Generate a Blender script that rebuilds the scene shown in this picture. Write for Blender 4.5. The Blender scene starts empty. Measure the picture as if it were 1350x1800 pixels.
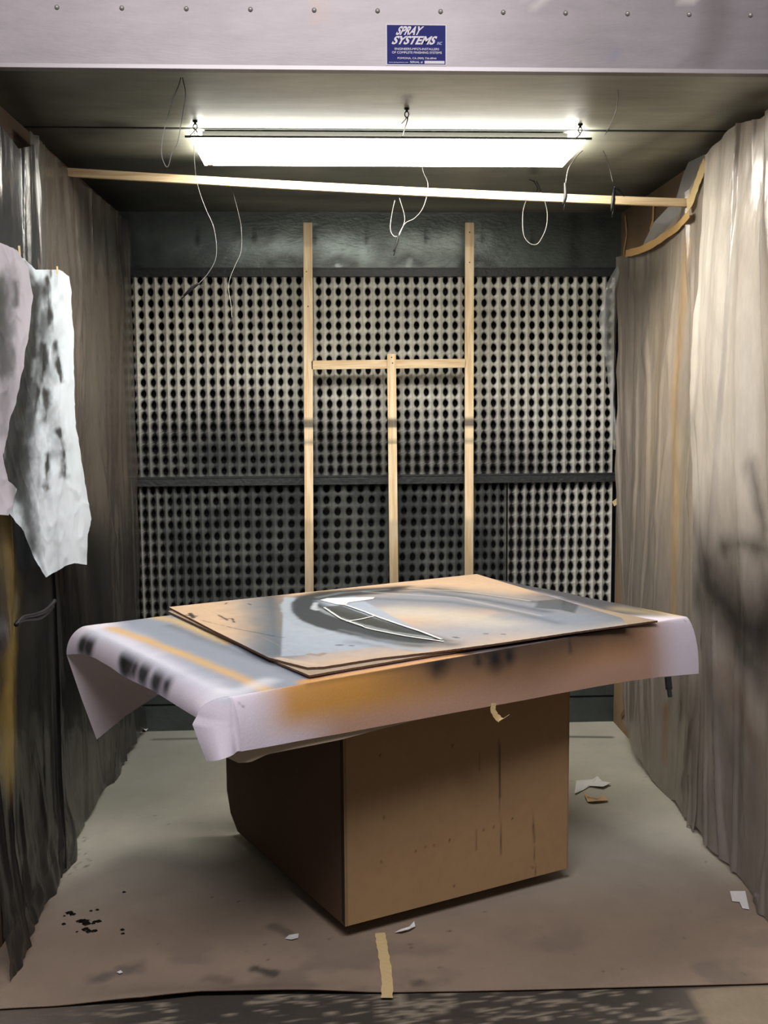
import bpy, bmesh, math, random
import numpy as np
from mathutils import Vector, Matrix
from math import radians, sin, cos, pi

S = bpy.context.scene
COL = S.collection
random.seed(7)

# ------------------------------------------------------------------ camera
F, CH = 1800.0, 1.5
YAW, PIT, ROL = radians(2.7), radians(5.77), radians(.40)
fv = np.array([sin(YAW)*cos(PIT), cos(YAW)*cos(PIT), -sin(PIT)])
rv = np.array([cos(YAW), -sin(YAW), 0.0])
uv = np.cross(rv, fv)
r2 = cos(ROL)*rv - sin(ROL)*uv
u2 = sin(ROL)*rv + cos(ROL)*uv
CP = np.array([0.0, 0.0, CH])
cam = bpy.data.objects.new('camera', bpy.data.cameras.new('camera'))
COL.objects.link(cam)
cam.data.sensor_fit = 'VERTICAL'; cam.data.sensor_height = 36; cam.data.lens = 36*F/1800
cam.data.clip_start = .05
M = Matrix(((r2[0], u2[0], -fv[0], 0), (r2[1], u2[1], -fv[1], 0), (r2[2], u2[2], -fv[2], CH), (0, 0, 0, 1)))
cam.matrix_world = M
S.camera = cam

# ------------------------------------------------------------------ light
S.view_settings.view_transform = 'Standard'; S.view_settings.look = 'None'
S.view_settings.exposure = 0.0; S.view_settings.gamma = 1
S.view_settings.use_curve_mapping = False
LAMP = 27.5          # emission of the booth lamp's diffuser
w = bpy.data.worlds.new('world'); S.world = w; w.use_nodes = True
w.node_tree.nodes['Background'].inputs[0].default_value = (.93, .95, 1, 1)
w.node_tree.nodes['Background'].inputs[1].default_value = .09
def area(name, loc, size, size_y, energy, col, target):
    l = bpy.data.lights.new(name, 'AREA'); l.shape = 'RECTANGLE'; l.size = size; l.size_y = size_y
    l.energy = energy; l.color = col
    o = bpy.data.objects.new(name, l); COL.objects.link(o); o.location = loc
    o.rotation_euler = (Vector(target)-Vector(loc)).to_track_quat('-Z', 'Y').to_euler()
    return o
area('shop_light', (.0, .5, 3.3), 2.2, .5, 92, (1, .965, .985), (.1, 2.9, .8))

# ------------------------------------------------------------------ helpers
def at(x, y, X=None, Y=None, Z=None, P=None, N=None):
    """point of a plane of the place that the photograph shows at (x, y)"""
    d = r2*(x-675)/F - u2*(y-900)/F + fv
    if P is not None:
        P = np.array(P, float); N = np.array(N, float)
        t = np.dot(P-CP, N)/np.dot(d, N)
    elif X is not None: t = (X-CP[0])/d[0]
    elif Y is not None: t = (Y-CP[1])/d[1]
    else: t = (Z-CP[2])/d[2]
    return CP+t*d
def lin(c):
    return tuple(((v/255)/12.92 if v/255 <= .04045 else ((v/255+.055)/1.055)**2.4) for v in c)
def C4(c): return (*lin(c), 1)
def hsh(i, j, s):
    v = np.sin(i*127.1+j*311.7+s*74.7)*43758.5453
    return v-np.floor(v)
def vn(x, y, s=0):
    x = np.asarray(x, float); y = np.asarray(y, float)
    i = np.floor(x); j = np.floor(y); fx = x-i; fy = y-j
    fx = fx*fx*(3-2*fx); fy = fy*fy*(3-2*fy)
    return ((hsh(i, j, s)*(1-fx)+hsh(i+1, j, s)*fx)*(1-fy)+(hsh(i, j+1, s)*(1-fx)+hsh(i+1, j+1, s)*fx)*fy)
def fbm(x, y, s=0, o=4):
    x = np.asarray(x, float); y = np.asarray(y, float)
    r = 0; a = .5; t = 0
    for k in range(o):
        r = r+a*vn(x*2**k+k*5.3, y*2**k+k*9.1, s+k); t += a; a *= .5
    return r/t
def sst(a, b, x):
    t = np.clip((x-a)/(b-a), 0, 1); return t*t*(3-2*t)
def pdist(p, pts):
    """distance from points p (N,2) to a polyline"""
    pts = np.array(pts, float)
    if len(pts) == 1: return np.hypot(*(p-pts[0]).T)
    best = np.full(len(p), 1e9)
    for a, b in zip(pts[:-1], pts[1:]):
        ab = b-a; L = max(ab@ab, 1e-12)
        t = np.clip(((p-a)@ab)/L, 0, 1)
        best = np.minimum(best, np.hypot(*(p-(a+t[:, None]*ab)).T))
    return best
def paint(cols, p, pts, width, soft, col, alpha=1.0, rag=0, rs=20, seed=1):
    """soft-edged stroke of colour: polyline on the surface, real widths in metres"""
    d = pdist(p, pts)
    if rag: d = d+rag*(fbm(p[:, 0]*rs, p[:, 1]*rs, seed)-.5)*2
    m = (1-sst(width-soft, width+soft, d))*alpha
    cols[:] = cols*(1-m[:, None])+np.array(lin(col))*m[:, None]
def inpoly(p, poly):
    poly = np.array(poly, float); r = np.zeros(len(p), bool); n = len(poly)
    for i in range(n):
        a = poly[i]; b = poly[(i+1) % n]
        c = ((a[1] > p[:, 1]) != (b[1] > p[:, 1]))
        with np.errstate(divide='ignore', invalid='ignore'):
            xx = (b[0]-a[0])*(p[:, 1]-a[1])/(b[1]-a[1])+a[0]
        r ^= c & (p[:, 0] < xx)
    return r
def fillp(cols, p, poly, soft, col, alpha=1.0):
    """masked patch of paint"""
    ins = inpoly(p, poly); d = pdist(p, list(poly)+[poly[0]])
    sd = np.where(ins, d, -d); m = sst(-soft, soft, sd)*alpha
    cols[:] = cols*(1-m[:, None])+np.array(lin(col))*m[:, None]

# ---- materials
def mat(name, col=(128, 128, 128), rough=.6, metal=0, attr=False, bump=None, noise=None, spec=.5, transl=0, transp=0, coat=0, emis=None):
    m = bpy.data.materials.new(name); m.use_nodes = True; nt = m.node_tree; N = nt.nodes; L = nt.links
    b = N['Principled BSDF']; b.inputs['Roughness'].default_value = rough; b.inputs['Metallic'].default_value = metal
    b.inputs['Specular IOR Level'].default_value = spec; b.inputs['Coat Weight'].default_value = coat
    b.inputs['Coat Roughness'].default_value = .15
    b.inputs['Base Color'].default_value = C4(col)
    tc = N.new('ShaderNodeTexCoord')
    src = None
    if attr:
        a = N.new('ShaderNodeAttribute'); a.attribute_name = 'paint'; src = a.outputs['Color']
    if noise:
        sc, amt, stretch = noise
        mp = N.new('ShaderNodeMapping'); mp.inputs['Scale'].default_value = stretch; L.new(tc.outputs['Object'], mp.inputs[0])
        nz = N.new('ShaderNodeTexNoise'); nz.inputs['Scale'].default_value = sc; nz.inputs['Detail'].default_value = 8
        nz.inputs['Roughness'].default_value = .65
        L.new(mp.outputs[0], nz.inputs['Vector'])
        mr = N.new('ShaderNodeMapRange'); mr.inputs[1].default_value = .3; mr.inputs[2].default_value = .7
        mr.inputs[3].default_value = 1-amt; mr.inputs[4].default_value = 1+amt
        L.new(nz.outputs['Fac'], mr.inputs[0])
        vm = N.new('ShaderNodeVectorMath'); vm.operation = 'SCALE'
        if src: L.new(src, vm.inputs[0])
        else: vm.inputs[0].default_value = lin(col)
        L.new(mr.outputs[0], vm.inputs['Scale']); src = vm.outputs[0]
    if src: L.new(src, b.inputs['Base Color'])
    if bump:
        sc, st, stretch = bump
        mp = N.new('ShaderNodeMapping'); mp.inputs['Scale'].default_value = stretch; L.new(tc.outputs['Object'], mp.inputs[0])
        nz = N.new('ShaderNodeTexNoise'); nz.inputs['Scale'].default_value = sc; nz.inputs['Detail'].default_value = 6
        L.new(mp.outputs[0], nz.inputs['Vector'])
        bp = N.new('ShaderNodeBump'); bp.inputs['Strength'].default_value = st; bp.inputs['Distance'].default_value = .01
        L.new(nz.outputs['Fac'], bp.inputs['Height']); L.new(bp.outputs[0], b.inputs['Normal'])
    out = N['Material Output']; sh = b.outputs[0]
    if transl:
        t = N.new('ShaderNodeBsdfTranslucent'); mx = N.new('ShaderNodeMixShader'); mx.inputs[0].default_value = transl
        if src: L.new(src, t.inputs[0])
        else: t.inputs[0].default_value = C4(col)
        L.new(sh, mx.inputs[1]); L.new(t.outputs[0], mx.inputs[2]); sh = mx.outputs[0]
    if transp:
        t = N.new('ShaderNodeBsdfTransparent'); mx = N.new('ShaderNodeMixShader'); mx.inputs[0].default_value = transp
        L.new(sh, mx.inputs[1]); L.new(t.outputs[0], mx.inputs[2]); sh = mx.outputs[0]
    if emis:
        b.inputs['Emission Color'].default_value = (*emis[0], 1); b.inputs['Emission Strength'].default_value = emis[1]
    L.new(sh, out.inputs[0])
    return m
def wood(name, base, dark, axis, scale=1.0, attr=False):
    m = bpy.data.materials.new(name); m.use_nodes = True; nt = m.node_tree; N = nt.nodes; L = nt.links
    b = N['Principled BSDF']; b.inputs['Roughness'].default_value = .6
    tc = N.new('ShaderNodeTexCoord'); mp = N.new('ShaderNodeMapping')
    st = [14, 14, 14]; st[axis] = .9
    mp.inputs['Scale'].default_value = [s*scale for s in st]; L.new(tc.outputs['Object'], mp.inputs[0])
    nz = N.new('ShaderNodeTexNoise'); nz.inputs['Scale'].default_value = 5; nz.inputs['Detail'].default_value = 5; nz.inputs['Distortion'].default_value = .6
    L.new(mp.outputs[0], nz.inputs['Vector'])
    rp = N.new('ShaderNodeValToRGB'); rp.color_ramp.elements[0].position = .35; rp.color_ramp.elements[1].position = .6
    rp.color_ramp.elements[0].color = C4(dark); rp.color_ramp.elements[1].color = C4(base)
    L.new(nz.outputs['Fac'], rp.inputs[0])
    if attr:
        a = N.new('ShaderNodeAttribute'); a.attribute_name = 'paint'
        mx = N.new('ShaderNodeMix'); mx.data_type = 'RGBA'; mx.blend_type = 'MULTIPLY'; mx.inputs[0].default_value = 1
        L.new(rp.outputs[0], mx.inputs[6]); L.new(a.outputs['Color'], mx.inputs[7]); L.new(mx.outputs[2], b.inputs['Base Color'])
    else: L.new(rp.outputs[0], b.inputs['Base Color'])
    return m

# ---- objects
WL = {}
GROUPS = {'filter': 'pleated filters on the back wall', 'tape': 'pieces of masking tape', 'scrap': 'paper scraps on the floor', 'wire': 'wires hanging from the booth ceiling',
          'plastic sheet': 'plastic sheets on the side walls', 'plastic flap': 'clear plastic flaps', 'cardboard': 'cardboard sheets stacked on the table', 'foil': 'silver foil pieces on the artwork'}
def tag(o, label, cat, group=None, kind=None):
    o['label'] = label; o['category'] = cat
    group = group or GROUPS.get(cat)
    if group: o['group'] = group
    if kind: o['kind'] = kind
    return o
def empty(name, loc, label, cat, group=None):
    o = bpy.data.objects.new(name, None); COL.objects.link(o); o.location = loc; o.empty_display_size = .1
    WL[o] = np.array(loc, float); return tag(o, label, cat, group)
def mk(name, V, Fc, m, parent=None, cols=None, smooth=False, matidx=None, weld=False, origin=None):
    V = np.array(V, float)
    if parent is not None: org = WL[parent]
    elif origin is not None: org = np.array(origin, float)
    else: org = np.array([(V[:, 0].min()+V[:, 0].max())/2, (V[:, 1].min()+V[:, 1].max())/2, V[:, 2].min()])
    me = bpy.data.meshes.new(name); me.from_pydata((V-org).tolist(), [], [tuple(int(i) for i in f) for f in Fc])
    for mm in (m if isinstance(m, (list, tuple)) else [m]): me.materials.append(mm)
    if cols is not None:
        a = me.color_attributes.new('paint', 'FLOAT_COLOR', 'POINT')
        c = np.ones((len(V), 4), np.float32); c[:, :3] = cols; a.data.foreach_set('color', c.ravel())
    if matidx is not None: me.polygons.foreach_set('material_index', np.array(matidx, np.int32))
    if weld:
        bm = bmesh.new(); bm.from_mesh(me); bmesh.ops.remove_doubles(bm, verts=bm.verts, dist=1e-4)
        bmesh.ops.recalc_face_normals(bm, faces=bm.faces); bm.to_mesh(me); bm.free()
    if smooth: me.polygons.foreach_set('use_smooth', [True]*len(me.polygons))
    me.update()
    o = bpy.data.objects.new(name, me); COL.objects.link(o); WL[o] = org
    if parent is not None: o.parent = parent
    else: o.location = org
    return o
def join(*ps):
    V = []; Fc = []; n = 0
    for v, f in ps:
        V.append(np.array(v, float)); Fc += [tuple(i+n for i in q) for q in f]; n += len(v)
    return np.vstack(V), Fc
def box(a, b):
    (x0, y0, z0), (x1, y1, z1) = a, b
    V = [(x0, y0, z0), (x1, y0, z0), (x1, y1, z0), (x0, y1, z0), (x0, y0, z1), (x1, y0, z1), (x1, y1, z1), (x0, y1, z1)]
    return V, [(0, 3, 2, 1), (4, 5, 6, 7), (0, 1, 5, 4), (1, 2, 6, 5), (2, 3, 7, 6), (3, 0, 4, 7)]
def prism(poly, z0, z1):
    n = len(poly)
    V = [(p[0], p[1], z0) for p in poly]+[(p[0], p[1], z1) for p in poly]
    return V, [tuple(range(n))[::-1], tuple(range(n, 2*n))]+[(i, (i+1) % n, n+(i+1) % n, n+i) for i in range(n)]
def vprism(pts, nrm, th):
    """flat outline in 3D extruded along nrm"""
    P = np.array(pts, float); Q = P+np.array(nrm)*th; n = len(P)
    return np.vstack([P, Q]), [tuple(range(n)), tuple(range(2*n-1, n-1, -1))]+[(i, n+i, n+(i+1) % n, (i+1) % n) for i in range(n)]
def beam(a, b, wx, wy, up=(0, 0, 1), seg=1):
    """square bar from a to b; wx across, wy along up; subdivided lengthways"""
    a = np.array(a, float); b = np.array(b, float); d = b-a; d /= np.linalg.norm(d)
    s = np.cross(d, up); s /= np.linalg.norm(s); t = np.cross(s, d)
    V = []; Fc = []
    for k in range(seg+1):
        c = a+(b-a)*k/seg
        V += [c+s*wx/2*i+t*wy/2*j for i, j in ((-1, -1), (1, -1), (1, 1), (-1, 1))]
    for k in range(seg):
        for q in range(4): Fc.append((4*k+q, 4*k+(q+1) % 4, 4*k+4+(q+1) % 4, 4*k+4+q))
    Fc += [(3, 2, 1, 0), tuple(4*seg+i for i in range(4))]
    return np.array(V), Fc
def tube(pts, r, n=6, sub=6):
    P = np.array(pts, float)
    if len(P) > 2 and sub > 1:                      # Catmull-Rom
        Q = np.vstack([2*P[0]-P[1], P, 2*P[-1]-P[-2]]); out = []
        for i in range(1, len(Q)-2):
            for k in range(sub):
                t = k/sub
                out.append(.5*((2*Q[i])+(-Q[i-1]+Q[i+1])*t+(2*Q[i-1]-5*Q[i]+4*Q[i+1]-Q[i+2])*t*t+(-Q[i-1]+3*Q[i]-3*Q[i+1]+Q[i+2])*t**3))
        out.append(P[-1]); P = np.array(out)
    V = []; Fc = []
    ref = np.array([.31, .87, .13])
    for i, p in enumerate(P):
        d = P[min(i+1, len(P)-1)]-P[max(i-1, 0)]; d /= (np.linalg.norm(d)+1e-9)
        s = np.cross(d, ref); s /= np.linalg.norm(s); t = np.cross(s, d)
        rr = r(i/(len(P)-1)) if callable(r) else r
        for k in range(n): V.append(p+rr*(s*cos(2*pi*k/n)+t*sin(2*pi*k/n)))
    for i in range(len(P)-1):
        for k in range(n): Fc.append((i*n+k, i*n+(k+1) % n, (i+1)*n+(k+1) % n, (i+1)*n+k))
    Fc += [tuple(range(n))[::-1], tuple((len(P)-1)*n+k for k in range(n))]
    return np.array(V), Fc
def lathe(prof, c, axis, n=16):
    c = np.array(c, float); ax = np.array(axis, float); ax /= np.linalg.norm(ax)
    s = np.cross(ax, (.3, .2, .9)); s /= np.linalg.norm(s); t = np.cross(ax, s)
    V = []; Fc = []
    for r, h in prof:
        for k in range(n): V.append(c+ax*h+r*(s*cos(2*pi*k/n)+t*sin(2*pi*k/n)))
    for i in range(len(prof)-1):
        for k in range(n): Fc.append((i*n+k, i*n+(k+1) % n, (i+1)*n+(k+1) % n, (i+1)*n+k))
    Fc += [tuple(range(n))[::-1], tuple((len(prof)-1)*n+k for k in range(n))]
    return np.array(V), Fc
def gfaces(nu, nv):
    return [(j*(nu+1)+i, j*(nu+1)+i+1, (j+1)*(nu+1)+i+1, (j+1)*(nu+1)+i) for j in range(nv) for i in range(nu)]
def resamp(pl, n):
    pl = np.array(pl, float); d = np.r_[0, np.cumsum(np.linalg.norm(np.diff(pl, axis=0), axis=1))]; d /= d[-1]
    t = np.linspace(0, 1, n+1)
    return np.stack([np.interp(t, d, pl[:, k]) for k in range(pl.shape[1])], 1)
def coons(bot, top, left, right, nu, nv):
    """bot/top run left to right, left/right run bottom to top; returns (nv+1)*(nu+1) points"""
    b = resamp(bot, nu); t = resamp(top, nu); l = resamp(left, nv); r = resamp(right, nv)
    u = np.linspace(0, 1, nu+1)[None, :, None]; v = np.linspace(0, 1, nv+1)[:, None, None]
    g = (1-v)*b[None]+v*t[None]+(1-u)*l[:, None]+u*r[:, None]-((1-u)*(1-v)*b[0]+u*(1-v)*b[-1]+(1-u)*v*t[0]+u*v*t[-1])
    return g.reshape(-1, b.shape[1])
def slab(top, nu, nv, th):
    """closed sheet: grid of top points, lowered copy, side walls. returns V, F, matidx (1 = cut edge)"""
    n = len(top); V = np.vstack([top, top-np.array([0, 0, th])]); f = gfaces(nu, nv)
    Fc = list(f)+[tuple(n+i for i in q[::-1]) for q in f]; mi = [0]*len(Fc)
    rim = [i for i in range(nu+1)]+[j*(nu+1)+nu for j in range(1, nv+1)]+[nv*(nu+1)+i for i in range(nu-1, -1, -1)]+[j*(nu+1) for j in range(nv-1, 0, -1)]
    for a, b in zip(rim, rim[1:]+rim[:1]): Fc.append((a, n+a, n+b, b)); mi.append(1)
    return V, Fc, mi

XL, XR, YB, YF, ZC = -.955, 1.315, 4.72, 2.80, 2.38

# ================================================================== materials
m_ceil = mat('galvanised_ceiling', attr=True, rough=.45, metal=.15, noise=(4, .14, (1, 6, 1)), bump=(30, .08, (1, 8, 1)))
m_hood = mat('galvanised_hood', attr=True, rough=.5, metal=.3, noise=(5, .10, (1, 1, 4)), bump=(40, .05, (1, 1, 6)))
m_band = mat('oversprayed_metal', attr=True, rough=.33, metal=.3, noise=(9, .22, (1, 1, 1)), bump=(40, .25, (1, 1, 2)))
m_dark = mat('dark_overspray', (38, 41, 41), rough=.5, noise=(20, .3, (1, 1, 1)), bump=(60, .3, (1, 1, 1)))
m_black = mat('filter_cavity', (8, 8, 8), rough=.9)
m_filter = mat('filter_paper', attr=True, rough=.85, noise=(60, .08, (1, 1, 1)))
m_wood = wood('pine', (240, 218, 182), (220, 188, 142), 2, attr=True)
m_woodx = wood('pine_strip', (238, 214, 176), (214, 180, 134), 0)
m_ply = mat('plywood', attr=True, rough=.7, noise=(6, .15, (1, 1, .3)))
m_tape = mat('masking_tape', (214, 188, 138), rough=.6, bump=(80, .2, (1, 1, 1)))
m_plastic = mat('plastic_sheet', attr=True, rough=.27, spec=.6, coat=.2, transl=.22, transp=.10, bump=(7, .5, (3.2, 3.2, 1)), noise=(10, .12, (1.5, 1.5, .5)))
m_clear = mat('clear_plastic', (205, 208, 210), rough=.12, spec=.6, transl=.2, transp=.55, bump=(14, .8, (1, 1, .7)))
m_paper = mat('drape_paper', attr=True, rough=.75, noise=(220, .035, (1, 1, 1)), bump=(160, .08, (1, 1, 1)), transl=.08)
m_mask = mat('masking_paper', attr=True, rough=.7, bump=(9, .5, (1, 1, 1)), transl=.1)
m_card = mat('cardboard', attr=True, spec=.3, rough=.75, noise=(26, .05, (1, 1, 1)), bump=(50, .06, (1, 1, 1)))
m_cardedge = mat('corrugated_edge', (92, 66, 48), rough=.9, noise=(260, .5, (1, 1, .2)))
m_under = mat('kraft_underlay', (196, 176, 150), rough=.8, bump=(30, .2, (1, 1, 1)))
m_floorp = mat('floor_paper', attr=True, rough=.8, noise=(7, .07, (1, 1, 1)), bump=(60, .08, (1, 1, 1)))
m_floor = mat('stained_concrete', attr=True, rough=.75, noise=(8, .15, (1, 1, 1)), bump=(30, .3, (1, 1, 1)))
m_scrap = mat('white_scrap', (226, 224, 222), rough=.7)
m_wire = mat('wire', attr=True, rough=.4, metal=.2)
m_blackm = mat('black_metal', (22, 22, 23), rough=.45, metal=.3)
m_steel = mat('steel', (150, 146, 142), rough=.4, metal=.4)
m_blue = mat('sticker_blue', (22, 25, 92), rough=.7, spec=.25)
m_white = mat('sticker_white', (196, 190, 194), rough=.7, spec=.25)
m_housing = mat('lamp_housing', (60, 60, 56), rough=.5)
m_diff = mat('lamp_diffuser', (240, 240, 230), rough=.5, emis=((1, .962, .875), LAMP))

# ================================================================== structure
# floor of the shop
nx, ny = 190, 60
def floor_h(x, y): return 0*x
gx = np.linspace(-2.2, 2.6, nx+1); gy = np.linspace(1.6, 2.75, ny*3+1)
X, Y = np.meshgrid(gx, gy); P2 = np.stack([X.ravel(), Y.ravel()], 1)
cols = np.tile(np.array(lin((104, 94, 85))), (len(P2), 1))
q = fbm(P2[:, 0]*9+fbm(P2[:, 0]*3, P2[:, 1]*3, 4)*6, P2[:, 1]*22+fbm(P2[:, 0]*5, P2[:, 1]*5, 8)*8, 3, 4)
vein = np.exp(-((q-.5)/.022)**2)+np.exp(-((q-.42)/.014)**2)
dk = sst(-.85, -.4, P2[:, 0])*(1-sst(.75, 1.0, P2[:, 0]))
cols = cols*(1-dk[:, None]*.62)
cols += (np.array(lin((150, 138, 120)))-cols)*(np.clip(vein*1.6, 0, 1)*dk*.85)[:, None]
fillp(cols, P2, [at(1205, 1738, Z=0)[:2], at(1262, 1810, Z=0)[:2], at(1400, 1900, Z=0)[:2], (2.6, 1.6), (2.6, 2.6)], .003, (150, 134, 112), .8)
V = np.stack([P2[:, 0], P2[:, 1], 0*P2[:, 0]-.004], 1)
base = box((-3.2, -2.6, -.08), (3.6, 5.4, -.006))
o = mk('floor', *base, mat('concrete', (118, 108, 98), rough=.8, noise=(6, .15, (1, 1, 1))), origin=(0, 0, -.08)); o['kind'] = 'structure'
o2 = mk('stained_area', V, gfaces(nx, ny*3), m_floor, parent=o, cols=cols)

# ceiling of the booth
nu, nv = 160, 140
gx = np.linspace(XL-.03, XR+.03, nu+1); gy = np.linspace(YF, YB+.02, nv+1)
X, Y = np.meshgrid(gx, gy); P2 = np.stack([X.ravel(), Y.ravel()], 1)
cols = np.tile(np.array(lin((170, 171, 156))), (len(P2), 1))
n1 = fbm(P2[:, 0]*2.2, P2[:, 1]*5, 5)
darkening = .12+.60*sst(-.2, -.9, P2[:, 0])+.35*sst(3.7, 4.3, P2[:, 1])  # overspray, heavier to the left and rear
darkening += .5*np.exp(-((P2[:, 1]-3.82)/.14)**2)*sst(.95, .4, P2[:, 0])  # darker band across the ceiling behind the lamp
darkening = np.clip(darkening+(n1-.5)*.7, 0, .93)
cols += (np.array(lin((52, 55, 51)))-cols)*darkening[:, None]
PZ = lambda *a: [at(x, y, Z=ZC)[:2] for x, y in a]
paint(cols, P2, PZ((1350, 200), (1270, 240), (1190, 300), (1130, 345), (1090, 370)), .07, .10, (22, 24, 24), .85, rag=.05, rs=6)
paint(cols, P2, PZ((1330, 165), (1200, 225), (1060, 290)), .03, .09, (40, 42, 40), .55, rag=.05, rs=5, seed=3)
paint(cols, P2, PZ((0, 135), (40, 180), (150, 290), (210, 360)), .08, .15, (18, 20, 19), .8, rag=.03)
paint(cols, P2, PZ((190, 220), (215, 222)), .035, .03, (34, 36, 34), .6, rag=.02)
paint(cols, P2, PZ((150, 340), (1090, 352)), .02, .14, (30, 33, 31), .6, rag=.03)
for x, y in ((345, 200), (715, 180), (1018, 205), (545, 330), (938, 305)):
    paint(cols, P2, PZ((x, y), (x+2, y-12)), .012, .02, (25, 26, 24), .7)
cols *= (1-.7*np.exp(-((P2[:, 1]-3.345)/.004)**2))[:, None]
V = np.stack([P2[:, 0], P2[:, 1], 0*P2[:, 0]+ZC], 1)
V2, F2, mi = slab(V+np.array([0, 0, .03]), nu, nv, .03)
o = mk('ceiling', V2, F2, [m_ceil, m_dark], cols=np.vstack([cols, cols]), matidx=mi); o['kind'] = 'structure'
seam = mk('seam', *box((XL, 3.338, ZC-.0025), (XR, 3.350, ZC)), m_dark, parent=o)

# front hood and jambs
nu, nv = 150, 30
X, Z = np.meshgrid(np.linspace(-1.75, 2.15, nu+1), np.linspace(ZC-.002, 3.0, nv+1)); P2 = np.stack([X.ravel(), Z.ravel()], 1)
cols = np.tile(np.array(lin((140, 133, 135))), (len(P2), 1))
n1 = fbm(P2[:, 0]*3, P2[:, 1]*2.5, 9)
d = np.clip(sst(.25, .7, P2[:, 0])*.38+(n1-.5)*.35, 0, 1)  # room light's falloff to the right, put into the hood colour
cols += (np.array(lin((70, 64, 62)))-cols)*d[:, None]
PH = lambda *a: [at(x, y, Y=YF)[[0, 2]] for x, y in a]
paint(cols, P2, PH((1255, 0), (1250, 60), (1235, 110)), .035, .03, (84, 76, 74), .5, rag=.02)
paint(cols, P2, PH((1185, 0), (1200, 12), (1215, 5)), .006, .006, (200, 190, 182), .5)
paint(cols, P2, PH((925, 0), (940, 15), (955, 5)), .006, .006, (190, 178, 172), .4)
paint(cols, P2, PH((560, 0), (562, 40)), .015, .02, (160, 128, 100), .3)
paint(cols, P2, PH((0, 121), (1350, 128)), .002, .004, (120, 110, 112), .5)
paint(cols, P2, PH((1075, 108), (1082, 90)), .006, .008, (100, 100, 125), .5)
paint(cols, P2, PH((125, 115), (152, 116)), .0025, .003, (50, 40, 40), .8)
paint(cols, P2, PH((1185, 122), (1208, 124)), .0025, .003, (50, 40, 40), .8)
V = np.stack([P2[:, 0], 0*P2[:, 0]+YF-.03, P2[:, 1]], 1)
V2 = np.vstack([V, V+np.array([0, .03, 0])]); n = len(V); f = gfaces(nu, nv)
rim = [i for i in range(nu+1)]+[j*(nu+1)+nu for j in range(1, nv+1)]+[nv*(nu+1)+i for i in range(nu-1, -1, -1)]+[j*(nu+1) for j in range(nv-1, 0, -1)]
F2 = [q for q in f]+[tuple(n+i for i in q[::-1]) for q in f]+[(a, n+a, n+b, b) for a, b in zip(rim, rim[1:]+rim[:1])]
hood = mk('wall_front', V2, F2, m_hood, cols=np.vstack([cols, cols])); hood['kind'] = 'structure'
mk('flange', *box((-1.75, YF-.036, ZC-.004), (2.15, YF-.030, ZC+.006)), mat('bright_edge', (150, 144, 146), rough=.4, metal=.3), parent=hood)
mk('jamb', *box((-1.75, YF-.03, -.004), (XL-.04, YF, ZC-.004)), mat('jamb_metal', (150, 146, 148), rough=.5), parent=hood)
mk('jamb', *box((XR+.04, YF-.03, -.004), (2.15, YF, ZC-.004)), bpy.data.materials['jamb_metal'], parent=hood)
for k in range(-5, 17):
    x = -.697+.1640*k
    mk('bolt', *lathe([(.0062, 0), (.0062, .002), (.0045, .005), (.001, .006)], (x, YF-.030, 2.526), (0, -1, 0), 10), m_steel, parent=hood, smooth=True)

# side walls of board
def sidewall(name, x, sgn):
    nu, nv = 60, 60
    Y, Z = np.meshgrid(np.linspace(YF+.002, YB, nu+1), np.linspace(-.004, ZC-.002, nv+1)); p = np.stack([Y.ravel(), Z.ravel()], 1)
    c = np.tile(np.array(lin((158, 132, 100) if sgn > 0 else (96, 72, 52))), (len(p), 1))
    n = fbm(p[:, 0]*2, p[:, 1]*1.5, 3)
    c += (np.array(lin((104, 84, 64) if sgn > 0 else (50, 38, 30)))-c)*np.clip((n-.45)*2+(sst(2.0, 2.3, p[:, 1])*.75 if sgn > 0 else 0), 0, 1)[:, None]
    V = np.stack([0*p[:, 0]+x, p[:, 0], p[:, 1]], 1); V2 = np.vstack([V, V+np.array([sgn*.02, 0, 0])]); n0 = len(V); f = gfaces(nu, nv)
    rim = [i for i in range(nu+1)]+[j*(nu+1)+nu for j in range(1, nv+1)]+[nv*(nu+1)+i for i in range(nu-1, -1, -1)]+[j*(nu+1) for j in range(nv-1, 0, -1)]
    F2 = list(f)+[tuple(n0+i for i in q[::-1]) for q in f]+[(a, n0+a, n0+b, b) for a, b in zip(rim, rim[1:]+rim[:1])]
    o = mk(name, V2, F2, m_ply, cols=np.vstack([c, c])); o['kind'] = 'structure'; return o
wl = sidewall('wall_left', XL, -1); wr = sidewall('wall_right', XR, 1)

# back wall: metal band above, dark frame, panel below
wb = mk('wall_back', *join(box((XL-.02, YB+.085, -.004), (XR+.02, YB+.11, ZC+.03)), box((XL-.02, YB+.012, 0), (XR+.02, YB+.085, .30))), m_black)
wb['kind'] = 'structure'
nu, nv = 220, 36
X, Z = np.meshgrid(np.linspace(XL-.0, XR+.0, nu+1), np.linspace(2.12, ZC, nv+1)); P2 = np.stack([X.ravel(), Z.ravel()], 1)
cols = np.tile(np.array(lin((84, 91, 88))), (len(P2), 1))
n1 = fbm(P2[:, 0]*4, P2[:, 1]*9, 2); cols *= (.6+.8*n1)[:, None]
PB = lambda *a: [at(x, y, Y=YB)[[0, 2]] for x, y in a]
paint(cols, P2, PB((430, 440), (560, 430), (640, 440)), .03, .05, (160, 176, 174), .7, rag=.03, rs=14)  # lamp reflections on the band, painted in as pale strokes
paint(cols, P2, PB((710, 430), (800, 420), (850, 425)), .03, .05, (150, 162, 158), .65, rag=.03, rs=14)
paint(cols, P2, PB((300, 440), (400, 425), (420, 440)), .03, .04, (110, 120, 120), .5, rag=.03, rs=14)
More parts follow.
